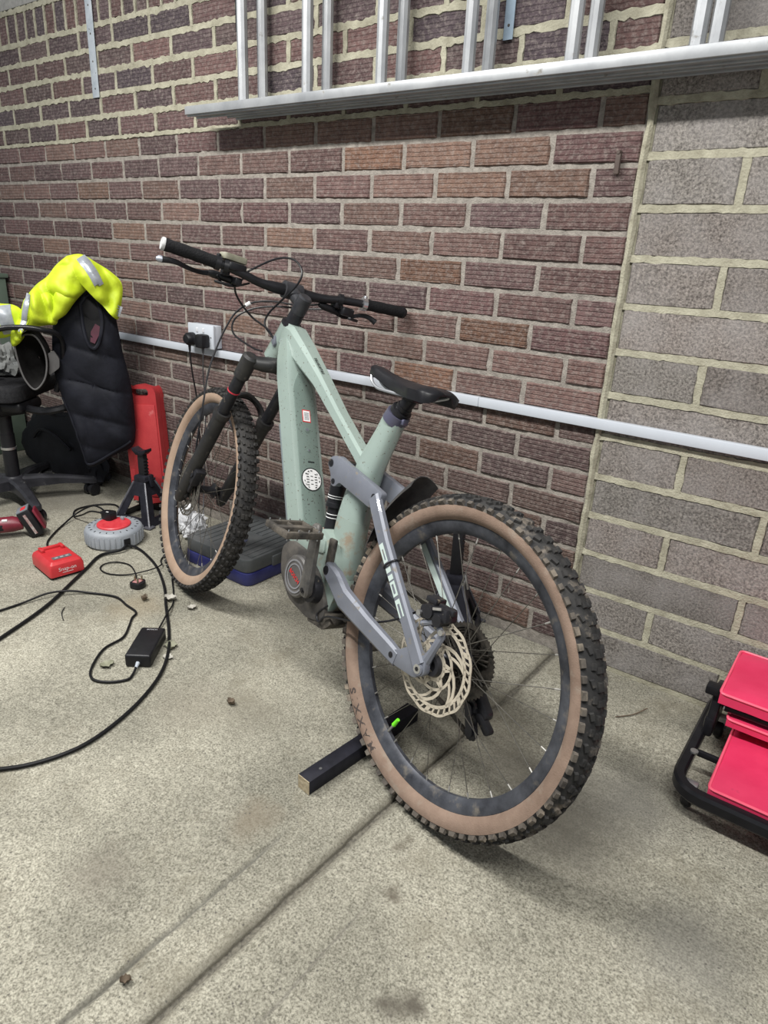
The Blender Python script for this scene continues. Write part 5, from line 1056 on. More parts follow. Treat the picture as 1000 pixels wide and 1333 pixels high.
# red battery charger
cg_ = empty('battery_charger', (-1.575, -0.680, 0)); cg_.rotation_euler = (0, 0, R(-7)); tag(cg_, 'red battery charger with white lettering lying beside the cable reel', 'charger')
M_CHG = mat('charger_red', (0.42, 0.020, 0.026), 0.4, scale=20, col2=(0.50, 0.035, 0.04))
m = MB(); secs = []
for z, sx, sy in ((0.010, 0.081, 0.058), (0.040, 0.081, 0.058), (0.052, 0.077, 0.054), (0.060, 0.066, 0.045), (0.0605, 0.02, 0.02)):
    secs.append([(x*1.0, y*1.0, z) for x, y in rpoly([(-sx, -sy), (sx, -sy), (sx, sy), (-sx, sy)], 0.010 if z < 0.06 else 0.006, 3)])
m.loft(secs); cb = m.build('charger_body', M_CHG, cg_, angle=30)
m = MB(); m.box((0, 0, 0.005), (0.150, 0.105, 0.010), bev=0.003); m.build('charger_base', M_BLK, cg_)
for s in (-1, 1): m = MB(); m.box((-0.045, s*0.034, 0.064), (0.035, 0.012, 0.014), bev=0.003); m.build('dock_rail', M_CHG, cg_)
m = MB(); m.box((-0.052, 0, 0.064), (0.014, 0.075, 0.012), bev=0.003); m.build('dock_stop', M_CHG, cg_)
m = MB(); m.box((0.040, 0.0, 0.0608), (0.022, 0.062, 0.0012)); lb_ = m.build('status_label', mat('label_grey', (0.10, 0.10, 0.11), 0.5), cg_)
for k_ in range(3): q = MB(); q.box((0.040, -0.018+0.018*k_, 0.0618), (0.007, 0.010, 0.0006)); q.build('label_mark', mat('mark_grey', (0.33, 0.33, 0.35), 0.5), lb_)
for txt, sz, zc in (('Snap-on', 0.0185, 0.034), ('LITHIUM', 0.0062, 0.0215)):
    tv, tf = text_geo(txt, sz)
    if txt == 'LITHIUM': tv, tf = [(-0.018, -0.0008), (0.018, -0.0008), (0.018, 0.0010), (-0.018, 0.0010)], [(0, 1, 2, 3)]
    MB().add([(0.0817, x, zc+y) for x, y in tv], tf).build('lettering', M_WHT, cb, smooth=False)
cord('charger_cord', [(-1.645, -0.640, 0.022), (-1.70, -0.625, 0.010), (-1.80, -0.60), (-1.87, -0.535), (-1.93, -0.46), (-1.975, -0.385, 0.02), (-1.90, -0.355, 0.07), (-1.79, -0.385, 0.095), (-1.72, -0.395, 0.094)], 0.0034, M_CORD, cg_) if False else None
cp_ = MB(); P = [(-1.652, -0.655, 0.022), (-1.70, -0.64, 0.010), (-1.80, -0.60, 0.005), (-1.87, -0.535, 0.005), (-1.93, -0.46, 0.006), (-1.955, -0.39, 0.025), (-1.88, -0.365, 0.070), (-1.79, -0.382, 0.092), (-1.735, -0.392, 0.092)]
iv = (Matrix.Translation(cg_.location) @ Matrix.Rotation(R(-7), 4, 'Z')).inverted(); cp_.tube([iv @ q for q in smooth_path(P, 8)], 0.0034, 8); cp_.build('charger_cord', M_CORD, cg_)
pl = empty('reel_plug', (-1.705, -0.398, 0.0735)); pl.rotation_euler = (0, 0, R(15)); tag(pl, 'black mains plug pushed into the top of the cable reel', 'plug')
m = MB(); m.prism(rpoly([(-0.026, -0.014), (0.012, -0.024), (0.026, -0.018), (0.026, 0.018), (0.012, 0.024), (-0.026, 0.014)], 0.008, 3), lambda u, v, t: (u, v, t), 0.0, 0.028, bev=0.006); m.build('plug_body', M_BLK, pl)
m = MB(); m.cyl((-0.026, 0, 0.016), (-0.040, 0, 0.018), 0.006, 0.0045, n=10); m.build('cord_grip', M_BLK, pl)
m = MB(); m.box((0.0, -0.004, 0.0283), (0.010, 0.006, 0.0008)); m.build('fuse_label', M_WHT, pl)
iv = (Matrix.Translation(pl.location) @ Matrix.Rotation(R(15), 4, 'Z')).inverted(); m = MB()
m.tube([iv @ q for q in smooth_path([(-1.742, -0.408, 0.090), (-1.80, -0.415, 0.082), (-1.90, -0.40, 0.035), (-1.98, -0.39, 0.006), (-2.045, -0.34, 0.005), (-2.04, -0.26, 0.005), (-1.985, -0.20, 0.005), (-1.90, -0.225, 0.005), (-1.83, -0.27, 0.005), (-1.785, -0.31, 0.005)], 8)], 0.0034, 8); m.build('flex', M_CORD, pl)

# power adapter with its two cords
pa = empty('power_adapter', (-0.903, -0.796, 0)); pa.rotation_euler = (0, 0, R(128)); tag(pa, 'black rectangular laptop style power adapter on the concrete', 'power adapter')
m = MB(); m.box((0, 0, 0.0195), (0.150, 0.070, 0.037), bev=0.006, seg=3); m.build('adapter_body', M_BLK, pa)
tv, tf = text_geo('BOSCH', 0.009); MB().add([(0.060+y*0.9, -x, 0.0384) for x, y in tv], tf).build('lettering', mat('light_print', (0.45, 0.45, 0.46), 0.5), pa, smooth=False)
m = MB(); m.cyl((-0.074, 0.0, 0.014), (-0.092, 0.0, 0.010), 0.006, 0.004, n=10); m.build('cord_grip', mat('silver_grip', (0.35, 0.38, 0.42), 0.4), pa)
iv = (Matrix.Translation(pa.location) @ Matrix.Rotation(R(128), 4, 'Z')).inverted()
for pts, r in (([(-0.847, -0.868, 0.011), (-0.833, -0.888, 0.005), (-0.825, -0.911), (-0.853, -0.949), (-0.895, -0.966), (-0.941, -0.941), (-1.0, -0.868), (-1.014, -0.798), (-1.057, -0.749), (-1.09, -0.717), (-1.113, -0.687), (-1.172, -0.68), (-1.247, -0.672), (-1.328, -0.71), (-1.373, -0.758, 0.0145), (-1.406, -0.811, 0.0145), (-1.42, -0.883), (-1.423, -0.952), (-1.436, -1.057), (-1.48, -1.25)], 0.0034),
               ([(-0.950, -0.737, 0.018), (-0.975, -0.705, 0.006), (-1.023, -0.638, 0.0125), (-1.078, -0.575, 0.004), (-1.150, -0.520), (-1.225, -0.468), (-1.262, -0.425), (-1.31, -0.385), (-1.39, -0.36), (-1.47, -0.26)], 0.0026)):
    m = MB(); m.tube([iv @ q for q in smooth_path([Vector((p[0], p[1], p[2] if len(p) > 2 else r+0.0012)) for p in pts], 8)], r, 8); m.build('adapter_cord', M_CORD, pa)
# loose lead with a plug on its back
ld = empty('mains_lead', (-1.262, -0.578, 0)); ld.rotation_euler = (0, 0, R(20)); tag(ld, 'thin black lead ending in an upturned mains plug on the floor', 'cable')
m = MB(); m.prism(rpoly([(-0.020, -0.020), (0.014, -0.024), (0.024, -0.010), (0.024, 0.010), (0.014, 0.024), (-0.020, 0.020)], 0.008, 3), lambda u, v, t: (u, v, t), 0.001, 0.020, bev=0.005); m.build('plug_body', M_BLK, ld)
m = MB(); m.box((0.0, 0.0, 0.0205), (0.024, 0.026, 0.0015)); m.build('plug_face', mat('plug_pink', (0.35, 0.16, 0.16), 0.6), ld)
for x, y in ((-0.010, 0.0), (0.009, -0.011), (0.009, 0.011)): m = MB(); m.box((x, y, 0.029), (0.004, 0.006, 0.018), bev=0.001); m.build('pin', mat('brass_pin', (0.42, 0.36, 0.25), 0.35, 0.8), ld)
iv = (Matrix.Translation(ld.location) @ Matrix.Rotation(R(20), 4, 'Z')).inverted(); m = MB()
m.tube([iv @ Vector((p[0], p[1], p[2] if len(p) > 2 else 0.0036)) for p in [tuple(q) for q in smooth_path([(-1.280, -0.570, 0.008), (-1.355, -0.526, 0.0036), (-1.423, -0.504, 0.0036), (-1.475, -0.522, 0.0036), (-1.490, -0.56, 0.0036), (-1.465, -0.590, 0.0036), (-1.412, -0.592, 0.0036), (-1.36, -0.555, 0.0036), (-1.320, -0.495, 0.0125), (-1.325, -0.44, 0.0125), (-1.38, -0.40, 0.0036), (-1.45, -0.30, 0.0036), (-1.53, -0.235, 0.0036)], 8)]], 0.0024, 8); m.build('flex', M_CORD, ld)

# cordless tool with its battery
ct_ = empty('cordless_tool', (-1.93, -0.60, 0)); ct_.rotation_euler = (0, 0, R(238)); tag(ct_, 'maroon cordless power tool with a black battery lying under the chair', 'power tool')
M_MAR = mat('maroon_body', (0.13, 0.010, 0.022), 0.4, scale=24, col2=(0.19, 0.02, 0.035))
m = MB(); m.tube([(0.015, 0, 0.048), (0.05, 0, 0.052), (0.10, 0, 0.050), (0.20, 0, 0.045), (0.26, 0, 0.043), (0.30, 0, 0.043)], [0.020, 0.030, 0.030, 0.027, 0.030, 0.024], 16); m.build('tool_body', M_MAR, ct_)
m = MB(); m.box((0.13, 0.024, 0.048), (0.10, 0.012, 0.026), bev=0.005); m.build('grip_panel', M_BLK, ct_)
m = MB(); m.box((0.13, 0.031, 0.052), (0.07, 0.002, 0.007)); m.build('badge', M_WHT, ct_)
m = MB(); m.box((0.075, 0.018, 0.074), (0.020, 0.012, 0.008), bev=0.003); m.build('switch', M_WHT, ct_)
bt = MB(); Mx = Matrix.Rotation(R(24), 4, 'Y'); bt.box((-0.012, 0.004, 0.058), (0.050, 0.066, 0.112), Mx, bev=0.007); bo = bt.build('battery', M_BLK, ct_)
q = MB(); q.box(Mx @ Vector((-0.034, 0, 0.0))+Vector((-0.012, 0.004, 0.058)), (0.010, 0.056, 0.085), Mx, bev=0.004); q.build('battery_side', M_MAR, bo)
q = MB(); q.box(Vector((-0.012, 0.038, 0.058)), (0.010, 0.0015, 0.085), Mx); q.build('battery_label', mat('label_pale', (0.42, 0.40, 0.38), 0.5, scale=90, col2=(0.25, 0.1, 0.1)), bo)
q = MB(); q.box(Mx @ Vector((0.0, 0, 0.057))+Vector((-0.012, 0.004, 0.058)), (0.044, 0.060, 0.006), Mx, bev=0.002); q.build('battery_cap', mat('cap_grey', (0.16, 0.17, 0.19), 0.4), bo)
q = MB(); q.box(Mx @ Vector((-0.004, 0.008, 0.0605))+Vector((-0.012, 0.004, 0.058)), (0.018, 0.030, 0.002), Mx); q.build('cap_mark', M_RED, bo)

# ------------------------------------------------------------------ office chair and the clothes on it
M_CHAIR = mat('chair_plastic', (0.016, 0.016, 0.019), 0.45, scale=14, col2=(0.034, 0.034, 0.040), spots=((0.13, 0.127, 0.125), 26, 0.60, 0.16))
chx, chy = -2.33, -0.45
chair = empty('office_chair', (chx, chy, 0)); tag(chair, 'black swivel office chair with five star base and casters', 'chair')
m = MB(); m.lathe([(0.0, 0.060), (0.048, 0.060), (0.052, 0.075), (0.046, 0.105), (0.034, 0.118), (0.0, 0.118)], (0, 0, 0), 'Z', 24); m.build('hub', M_CHAIR, chair)
for i in range(5):
    a = R(61-73*i); d = Vector((math.cos(a), math.sin(a), 0)); w = Vector((-d.y, d.x, 0)); secs = []
    for t, hw, zt, zb in ((0.03, 0.032, 0.112, 0.062), (0.10, 0.027, 0.112, 0.068), (0.20, 0.022, 0.102, 0.070), (0.28, 0.020, 0.088, 0.062), (0.315, 0.019, 0.082, 0.056), (0.328, 0.012, 0.076, 0.056)):
        secs.append([d*t+w*hw*x+Vector((0, 0, z)) for x, z in ((-1, zb), (-1, zt-0.008), (-0.6, zt), (0.6, zt), (1, zt-0.008), (1, zb))])
    m = MB(); m.loft(secs); leg = m.build('leg', M_CHAIR, chair, angle=30)
    c = d*0.305; m = MB(); tw = a+0.6; u = Vector((math.cos(tw), math.sin(tw), 0)); ax2 = Vector((-u.y, u.x, 0))
    for s in (-1, 1): m.cyl(c+ax2*s*0.008+Vector((0, 0, 0.027)), c+ax2*s*0.024+Vector((0, 0, 0.027)), 0.026, n=20)
    m.cyl(c+ax2*-0.01+Vector((0, 0, 0.030)), c+ax2*0.01+Vector((0, 0, 0.030)), 0.021, n=16); m.cyl(c+Vector((0, 0, 0.03)), c+Vector((0, 0, 0.064)), 0.008, n=10); m.build('caster', M_BLK, chair)
m = MB(); m.cyl((0, 0, 0.11), (0, 0, 0.30), 0.028, n=20); m.cyl((0, 0, 0.235), (0, 0, 0.245), 0.031, n=20, mi=1); m.cyl((0, 0, 0.30), (0, 0, 0.44), 0.026, n=20); m.build('gas_column', [M_BLK, M_STEEL], chair)
m = MB(); m.box((0.02, 0.02, 0.430), (0.20, 0.16, 0.05), R(30), bev=0.02, seg=3); m.cyl((0.03, -0.06, 0.425), (0.03, 0.06, 0.425), 0.045, n=20); m.build('seat_mechanism', M_BLK, chair)
m = MB(); m.prism(rpoly([(-0.24, -0.23), (0.20, -0.23), (0.20, 0.23), (-0.24, 0.23)], 0.07, 5), lambda u, v, t: (-0.12+u*0.80-v*0.6, 0.04+u*0.6+v*0.80, t), 0.455, 0.52, bev=0.018); m.build('seat', mat('dark_seat_cloth', (0.012, 0.012, 0.014), 0.9, scale=60, col2=(0.028, 0.028, 0.030), bump=0.6), chair)
E_ = Vector((0.63, 0.777, 0)); N_ = Vector((0.777, -0.63, 0)); G0 = Vector((-2.03, -0.25, 0))
def gp(s, z, off=0.0): return G0+E_*s+N_*off+Vector((0, 0, z))
cl = Vector((chx, chy, 0))
m = MB(); m.prism(rpoly([(-0.07, 0.50), (0.13, 0.50), (0.135, 0.84), (0.10, 0.885), (-0.02, 0.885), (-0.075, 0.84)], 0.03, 4), lambda u, v, t: gp(u, v, t)-cl, -0.075, -0.035, bev=0.012); m.build('backrest', mat('black_cloth', (0.014, 0.014, 0.016), 0.9, var=0.2, bump=0.5), chair)
m = MB(); m.tube([q-cl for q in smooth_path([gp(0.03, 0.60, -0.08), gp(0.02, 0.47, -0.10), Vector((-2.12, -0.36, 0.42)), Vector((-2.28, -0.42, 0.425))], 5)], [0.016]*16, 8); m.build('back_support', M_BLK, chair)
m = MB(); m.tube([q-cl for q in smooth_path([gp(-0.33, 0.735, 0.15), gp(-0.25, 0.757, 0.13), gp(-0.197, 0.763, 0.13), gp(-0.145, 0.762, 0.13), gp(-0.105, 0.755, 0.125), gp(-0.070, 0.742, 0.10), gp(-0.055, 0.70, 0.06), gp(-0.075, 0.60, 0.02), gp(-0.11, 0.50, 0.0)], 5)], 0.0105, 10); m.build('arm_rest', M_FRM, chair)

def puff(outline, off, depth, back, seed, amp, freq, rings=16, samples=110, quilt=None, centre=None, wave=None):
    """a stuffed, creased piece of cloth: closed outline in the hanging plane, swollen towards the room"""
    P = [Vector((p[0], p[1], 0)) for p in outline]; loop = smooth_path(P+[P[0]], 8)[:-1]; L_ = [0]
    n = len(loop)
    for i in range(n): L_.append(L_[-1]+(loop[(i+1) % n]-loop[i]).length)
    pts = []
    for k in range(samples):
        s = L_[-1]*k/samples
        for i in range(n):
            if L_[i] <= s <= L_[i+1]: t = (s-L_[i])/max(1e-9, L_[i+1]-L_[i]); pts.append(loop[i].lerp(loop[(i+1) % n], t)); break
    c = Vector((*centre, 0)) if centre else sum(pts, Vector())/len(pts)
    def surf(q, r, side):
        h = (1-r**3.0)**0.6; nz = noise.fractal(Vector((q.x*freq+seed, q.y*freq*0.7, seed)), 1.2, 2.0, 2); fx = (q.x*0.8+q.y*0.6)*freq*0.95+0.8*noise.noise(Vector((q.x*6, q.y*6, seed))); fy = (q.y*0.8-q.x*0.6)*freq*0.35; rd = abs(noise.noise(Vector((fx+seed*2, fy, 3+seed))))*2.4-0.5
        d = depth*h+(0.5*amp*nz+amp*rd)*min(1, h*1.6)
        if quilt:
            sp, dp = quilt; ph = (q.y+0.28*q.x+0.012*noise.noise(Vector((q.x*8, q.y*8, seed))))/sp; d += dp*abs(math.sin(math.pi*ph))**0.32*h
        if wave: d += wave(q)*h
        return gp(q.x, q.y, off+d) if side > 0 else gp(q.x, q.y, off-back*h)
    vs = []; 
    for side in (1, -1):
        for ri in range(rings): r = 1-ri/rings; vs += [surf(c+(p-c)*r, r, side) for p in pts]
        vs.append(surf(c, 0, side))
    fs = []; S_ = samples; tot = rings*S_+1
    for side in (0, 1):
        o = side*tot
        for ri in range(rings-1):
            for k in range(S_): k2 = (k+1) % S_; f = (o+ri*S_+k, o+ri*S_+k2, o+(ri+1)*S_+k2, o+(ri+1)*S_+k); fs.append(f if side == 0 else f[::-1])
        for k in range(S_): f = (o+(rings-1)*S_+k, o+(rings-1)*S_+(k+1) % S_, o+tot-1); fs.append(f if side == 0 else f[::-1])
    for k in range(S_): fs.append((k, tot+k, tot+(k+1) % S_, (k+1) % S_))
    def ev(s, z, lift=0.003):
        q = Vector((s, z, 0)); d = q-c; ang = math.atan2(d.y, d.x); best = min(pts, key=lambda p: abs((math.atan2((p-c).y, (p-c).x)-ang+math.pi) % (2*math.pi)-math.pi))
        r = min(0.98, d.length/max(1e-6, (best-c).length)); return surf(q, r, 1)+N_*lift
    return MB().add(vs, fs), ev
def shift(mb, o): mb.v = [tuple(Vector(v)-o) for v in mb.v]; return mb
# quilted black gilet
M_QUILT = mat('black_nylon', (0.005, 0.0055, 0.009), 0.72, scale=10, col2=(0.012, 0.013, 0.020), bump=0.5, bscale=60, spec=0.22)
GIL = [(-0.009, 0.872), (0.064, 0.903), (0.123, 0.877), (0.143, 0.775), (0.156, 0.655), (0.179, 0.498), (0.171, 0.285), (0.089, 0.229), (-0.013, 0.177), (-0.037, 0.239), (-0.062, 0.371), (-0.09, 0.467), (-0.11, 0.591), (-0.098, 0.74), (-0.071, 0.813)]
gl = empty('quilted_gilet', (G0.x, G0.y, 0.17)); tag(gl, 'black quilted body warmer hanging over the chair back', 'body warmer'); go = Vector(gl.location)
mb, gev = puff(GIL, 0.0, 0.045, 0.03, 2.0, 0.012, 11, quilt=(0.135, 0.018), centre=(0.04, 0.55), rings=40, samples=170); shift(mb, go).build('gilet_body', M_QUILT, gl, angle=75)
arm_ = [(0.020, 0.845), (0.050, 0.880), (0.080, 0.862), (0.094, 0.80), (0.088, 0.735), (0.064, 0.684), (0.040, 0.698), (0.024, 0.772)]
ring_ = smooth_path([Vector((a, b, 0)) for a, b in arm_+[arm_[0]]], 5)
m = MB(); m.tube([gev(p.x, p.y, 0.004)-go for p in ring_[:-1]], 0.0075, 8, closed=True); m.build('arm_hole_binding', M_QUILT, gl)
cen = Vector((0.057, 0.785, 0)); pts = [gev(p.x, p.y, 0.003)-go for p in ring_[:-1]]
m = MB(); inner = [gev(cen.x+(p.x-cen.x)*0.55, cen.y+(p.y-cen.y)*0.6, 0.0045)-go for p in ring_[:-1]]; nn_ = len(pts); m.add(pts+inner+[gev(cen.x, cen.y, 0.0045)-go], [(i, (i+1) % nn_, nn_+(i+1) % nn_, nn_+i) for i in range(nn_)]+[(nn_+i, nn_+(i+1) % nn_, 2*nn_) for i in range(nn_)]); m.build('arm_hole_lining', mat('black_lining', (0.008, 0.008, 0.009), 0.8, var=0.2), gl)
low = [(0.070, 0.775), (0.086, 0.765), (0.082, 0.735), (0.063, 0.700), (0.048, 0.708), (0.052, 0.745)]
m = MB(); m.add([gev(a, b, 0.0065)-go for a, b in low], [tuple(range(6))]); q = m.build('lining_patch', mat('plum_lining', (0.055, 0.006, 0.018), 0.7, var=0.2), gl); q['label'] = 'plum red lining'
m = MB(); m.tube([gev(a, b, 0.003)-go for a, b in [(q.x, q.y) for q in smooth_path([Vector((-0.085, 0.48, 0)), Vector((-0.055, 0.37, 0)), Vector((-0.030, 0.245, 0)), Vector((-0.012, 0.195, 0)), Vector((0.085, 0.245, 0)), Vector((0.160, 0.295, 0))], 5)]], 0.005, 6); m.build('hem', M_QUILT, gl)
# yellow high visibility jacket over it
M_HIVIS = mat('hi_vis_yellow', (0.42, 0.53, 0.012), 0.6, scale=7, col2=(0.53, 0.65, 0.025), bump=0.5, bscale=60)
M_TAPE = mat('reflective_tape', (0.26, 0.28, 0.31), 0.35, 0.2, scale=90, col2=(0.34, 0.36, 0.39))
hv = empty('hi_vis_jacket', (G0.x, G0.y, 0.70)); tag(hv, 'bright yellow hi vis jacket with grey reflective tape heaped on the chair', 'jacket'); ho = Vector(hv.location)
V1 = [(-0.006, 1.019), (0.045, 1.027), (0.096, 0.999), (0.147, 0.966), (0.18, 0.925), (0.173, 0.855), (0.153, 0.791), (0.136, 0.85), (0.118, 0.905), (0.078, 0.917), (0.03, 0.880), (-0.001, 0.846), (-0.033, 0.806), (-0.062, 0.790), (-0.10, 0.79), (-0.14, 0.80), (-0.168, 0.853), (-0.127, 0.909), (-0.083, 0.943), (-0.047, 0.985)]
mb, v1 = puff(V1, 0.055, 0.050, 0.05, 5.0, 0.028, 18, centre=(0.02, 0.945), rings=28, samples=150); shift(mb, ho).build('jacket_body', M_HIVIS, hv, angle=75)
V2 = [(-0.165, 0.860), (-0.120, 0.905), (-0.070, 0.885), (-0.055, 0.83), (-0.062, 0.775), (-0.10, 0.768), (-0.145, 0.758), (-0.187, 0.735), (-0.196, 0.705), (-0.228, 0.688), (-0.226, 0.745), (-0.190, 0.80)]
mb, v2 = puff(V2, 0.085, 0.045, 0.05, 8.0, 0.026, 19, centre=(-0.135, 0.815), rings=26, samples=140); shift(mb, ho).build('sleeve', M_HIVIS, hv, angle=75)
V3 = [(-0.40, 0.83), (-0.30, 0.845), (-0.245, 0.842), (-0.205, 0.838), (-0.18, 0.815), (-0.185, 0.755), (-0.236, 0.722), (-0.29, 0.715), (-0.38, 0.72)]
mb, v3 = puff(V3, 0.075, 0.045, 0.04, 11.0, 0.014, 13); shift(mb, ho).build('sleeve', M_HIVIS, hv, angle=75)
V4 = [(-0.05, 0.905), (-0.005, 0.93), (0.02, 0.90), (0.012, 0.865), (-0.01, 0.835), (-0.04, 0.80), (-0.075, 0.785), (-0.07, 0.84)]
mb, v4 = puff(V4, 0.098, 0.034, 0.03, 14.0, 0.012, 20, rings=22); shift(mb, ho).build('cuff_fold', M_HIVIS, hv, angle=75)
def tape(ev, a, b, w, bend=0.0):
    a = Vector((*a, 0)); b = Vector((*b, 0)); d = (b-a).normalized(); nrm = Vector((-d.y, d.x, 0)); secs = []
    for i in range(15):
        t = i/14; c = a.lerp(b, t)+nrm*bend*math.sin(math.pi*t); secs.append([ev((c+nrm*w*k_/2).x, (c+nrm*w*k_/2).y, 0.0035)-ho for k_ in (-1, -0.5, 0, 0.5, 1)])
    m = MB(); m.loft(secs, closed_u=False, cap=False); m.build('reflective_band', M_TAPE, hv)
tape(v1, (0.044, 1.018), (0.106, 0.918), 0.034, 0.008); tape(v2, (-0.142, 0.882), (-0.178, 0.748), 0.020, 0.0); tape(v3, (-0.236, 0.838), (-0.222, 0.736), 0.045, 0.0); tape(v1, (0.170, 0.845), (0.154, 0.808), 0.018)
# slack dark grey hood hanging open below the arm rest
hd = empty('cloth_cap', (G0.x-0.1, G0.y-0.13, 0.52)); tag(hd, 'dark grey cloth cap hanging open below the curved arm rest', 'cap'); hdo = Vector(hd.location)
M_HOOD = mat('charcoal_cloth', (0.007, 0.0065, 0.0065), 0.95, scale=16, col2=(0.017, 0.016, 0.016), spec=0.15, bump=0.6, bscale=160)
RIM = smooth_path([Vector((a, b, 0)) for a, b in [(-0.221, 0.700), (-0.185, 0.730), (-0.145, 0.727), (-0.119, 0.678), (-0.115, 0.62), (-0.131, 0.561), (-0.168, 0.524), (-0.198, 0.56), (-0.213, 0.619), (-0.221, 0.700)]], 5)[:-1]
cc = Vector((-0.165, 0.63, 0)); secs = []
for r, off in ((1.0, 0.085), (0.97, 0.075), (0.88, 0.030), (0.70, -0.005), (0.40, -0.02), (0.05, -0.025)): secs.append([gp(cc.x+(p.x-cc.x)*r, cc.y+(p.y-cc.y)*r, off+0.006*noise.noise(Vector((p.x*30, p.y*30, r*4))))-hdo for p in RIM])
m = MB(); m.loft(secs, cap=False); secs2 = []
for r, off in ((1.0, 0.085), (1.10, 0.07), (1.13, 0.03), (0.95, -0.02), (0.5, -0.035), (0.05, -0.04)): secs2.append([gp(cc.x+(p.x-cc.x)*r, cc.y+(p.y-cc.y)*r, off)-hdo for p in RIM])
m.loft(secs2, cap=False); m.build('cap_crown', M_HOOD, hd, angle=70)
m = MB(); m.tube([gp(p.x, p.y, 0.087)-hdo for p in RIM], 0.0034, 8, closed=True); m.build('cap_binding', mat('grey_binding', (0.085, 0.082, 0.082), 0.8, var=0.1), hd)
m = MB(); m.prism(rpoly([(-0.118, 0.655), (-0.090, 0.672), (-0.072, 0.640), (-0.075, 0.605), (-0.115, 0.575)], 0.008, 3), lambda u, v, t: gp(u, v, t)-hdo, 0.055, 0.068, bev=0.004); m.build('cap_strap', MATS['grey_binding'], hd)
# rolled dark green webbing at the seat edge
wbb = empty('webbing_roll', (-2.365, -0.50, 0.538)); tag(wbb, 'roll of dark green ribbed webbing on the chair seat', 'webbing roll')
m = MB(); 
for k_ in range(4): m.tube([(Vector((0.0, 0, 0))+E_*((0.052-0.011*k_)*math.cos(t))+Vector((0, 0, (0.052-0.011*k_)*math.sin(t)+0.042))) for t in [2*math.pi*i/30 for i in range(30)]], [0.0065+0.0012*math.sin(i*2.1) for i in range(30)], 6, closed=True)
m.build('coil', mat('green_webbing', (0.022, 0.032, 0.026), 0.8, scale=60, col2=(0.06, 0.075, 0.062), bump=0.8), wbb)
rg = empty('grey_rag', (-2.455, -0.375, 0.522)); tag(rg, 'pale grey cloth bundled on the chair seat under the yellow sleeve', 'cloth')
crumple('rag_body', rg, (0, 0, 0.050), 0.075, 0.060, 0.080, mat('pale_cloth', (0.13, 0.135, 0.135), 0.85, scale=16, col2=(0.24, 0.245, 0.235)), 12.0, 0.4, 4.0)
# black bag slumped by the wall, green bin edge
bg = empty('black_bag', (-2.56, -0.095, 0)); tag(bg, 'slumped black fabric bag on the floor against the wall behind the chair', 'bag')
crumple('bag_body', bg, (0, 0, 0.11), 0.34, 0.055, 0.19, mat('bag_nylon', (0.006, 0.006, 0.009), 0.7, scale=10, col2=(0.014, 0.014, 0.020), bump=0.5, spec=0.3), 5.0, 0.20, 3.0)
m = MB(); m.tube(smooth_path([(-0.15, -0.060, 0.16), (-0.05, -0.072, 0.22), (0.08, -0.070, 0.21), (0.18, -0.060, 0.16)], 6), 0.008, 6); m.build('bag_strap', MATS['bag_nylon'], bg)
bn = empty('metal_locker', (-3.285, -0.17, 0)); tag(bn, 'dull green metal locker standing against the brick wall past the office chair', 'locker')
m = MB(); m.box((0, 0, 0.44), (0.46, 0.30, 0.88), bev=0.006); m.build('locker_body', mat('dull_green', (0.10, 0.135, 0.105), 0.5, var=0.12, scale=10), bn)
m = MB(); m.box((0, 0, 0.89), (0.48, 0.32, 0.02), bev=0.004); m.build('locker_lid', MATS['dull_green'], bn)
m = MB(); m.box((0, -0.153, 0.44), (0.43, 0.008, 0.82), bev=0.003); m.build('locker_door', MATS['dull_green'], bn)

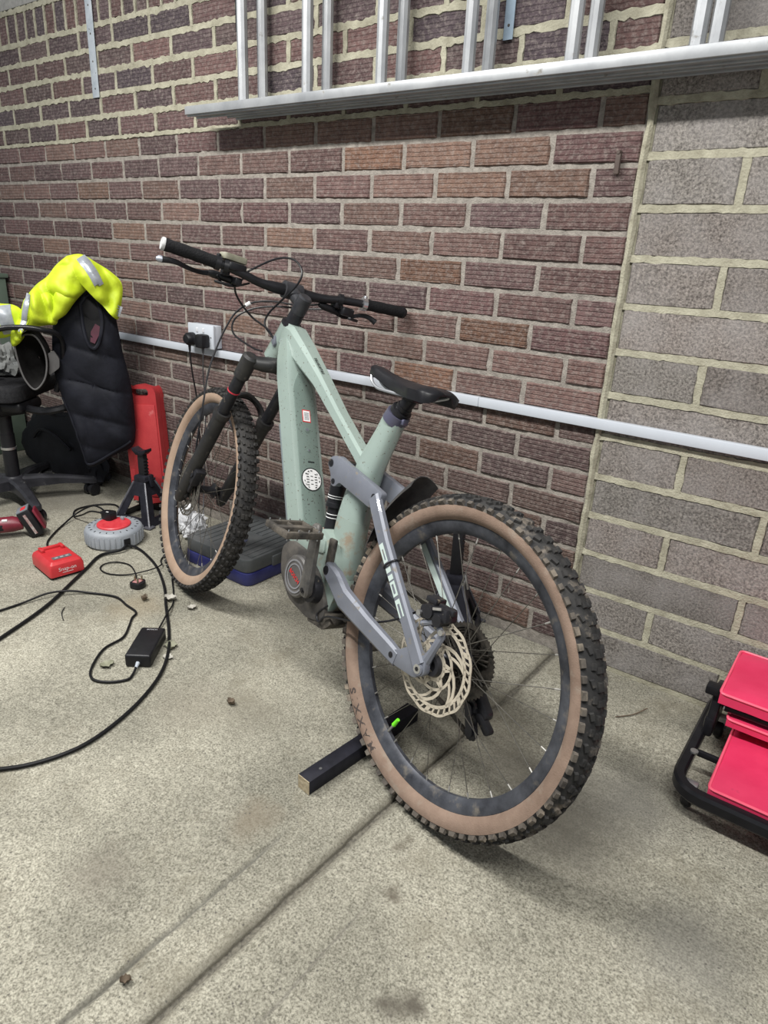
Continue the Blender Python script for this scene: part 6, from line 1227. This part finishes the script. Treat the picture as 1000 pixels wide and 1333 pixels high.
# ------------------------------------------------------------------ litter on the concrete
def leaf(loc, rz, s, label, m_, curl):
    o = empty('dead_leaf', loc, rz); tag(o, label, 'leaf')
    n = 7; secs = []
    for i in range(n):
        t = i/(n-1); w = s*0.42*math.sin(math.pi*min(1, t*0.93+0.05))**0.8*(1+0.25*math.sin(i*2.7)); x = s*(t-0.5)
        secs.append([(x, w*b, curl*s*(abs(b)**1.5*0.55+0.35*(t-0.5)**2*2)+0.0022+0.10*s*noise.noise(Vector((i*0.9, b*1.7, loc[0]*20)))*0.5+0.02*s) for b in (-1, -0.5, 0, 0.5, 1)])
    m = MB(); m.loft(secs, closed_u=False, cap=False); vs = list(m.v); k = len(vs); fs = list(m.f); mm = MB(); mm.add(vs+[(x, y, z-0.0012) for x, y, z in vs], fs+[tuple(i+k for i in f[::-1]) for f in fs]); mm.build('blade', m_, o, angle=60)
    m = MB(); m.tube([(s*0.5, 0, 0.003), (s*0.62, s*0.05, 0.002)], 0.0007, 5); m.build('stalk', m_, o)
ML1 = mat('pale_leaf', (0.30, 0.285, 0.25), 0.85, scale=60, col2=(0.44, 0.42, 0.37)); ML2 = mat('brown_leaf', (0.09, 0.065, 0.045), 0.85, scale=60, col2=(0.17, 0.13, 0.09)); ML3 = mat('olive_leaf', (0.15, 0.15, 0.10), 0.85, scale=60, col2=(0.26, 0.26, 0.19))
leaf((-1.105, -0.565, 0), 0.6, 0.040, 'pale grey torn leaf beside the looping cable', ML1, 0.5); leaf((-1.165, -0.62, 0), 2.0, 0.024, 'curled brown dead leaf between the plug and the power adapter', ML2, 0.9)
leaf((-1.01, -0.555, 0), 1.1, 0.029, 'small pale leaf scrap by the front tyre', ML1, 0.4); leaf((-0.875, -0.735, 0), 2.4, 0.040, 'olive leaf pressed between the power adapter and the cable', ML3, 0.3)
leaf((-0.835, -0.775, 0), 0.4, 0.030, 'pale leaf flake beside the power adapter', ML1, 0.2); leaf((-0.925, -0.905, 0), 1.3, 0.036, 'thin torn leaf inside the loop of the adapter cord', ML3, 0.3)
leaf((-0.545, -0.80, 0), 0.2, 0.023, 'small crumpled brown leaf on open concrete near the motor', ML2, 0.8); leaf((-0.135, -1.372, 0), 0.9, 0.017, 'tiny curled leaf by the shallow groove in the floor', ML2, 0.8)
def twig(pts, r, label, m_):
    c = Vector(pts[0]); o = empty('twig', (c.x, c.y, 0)); tag(o, label, 'twig'); m = MB(); m.tube(smooth_path([Vector(p)-Vector((c.x, c.y, 0)) for p in pts], 5), r, 5); m.build('stem', m_, o)
twig([(-1.235, -0.855, 0.002), (-1.275, -0.838, 0.0025), (-1.305, -0.812, 0.002)], 0.0014, 'short dark twig near the thick supply cord', M_BLK)
twig([(0.235, -0.200, 0.002), (0.268, -0.162, 0.004), (0.290, -0.120, 0.010)], 0.0016, 'bent piece of wire on the floor by the grey blocks', ML2)
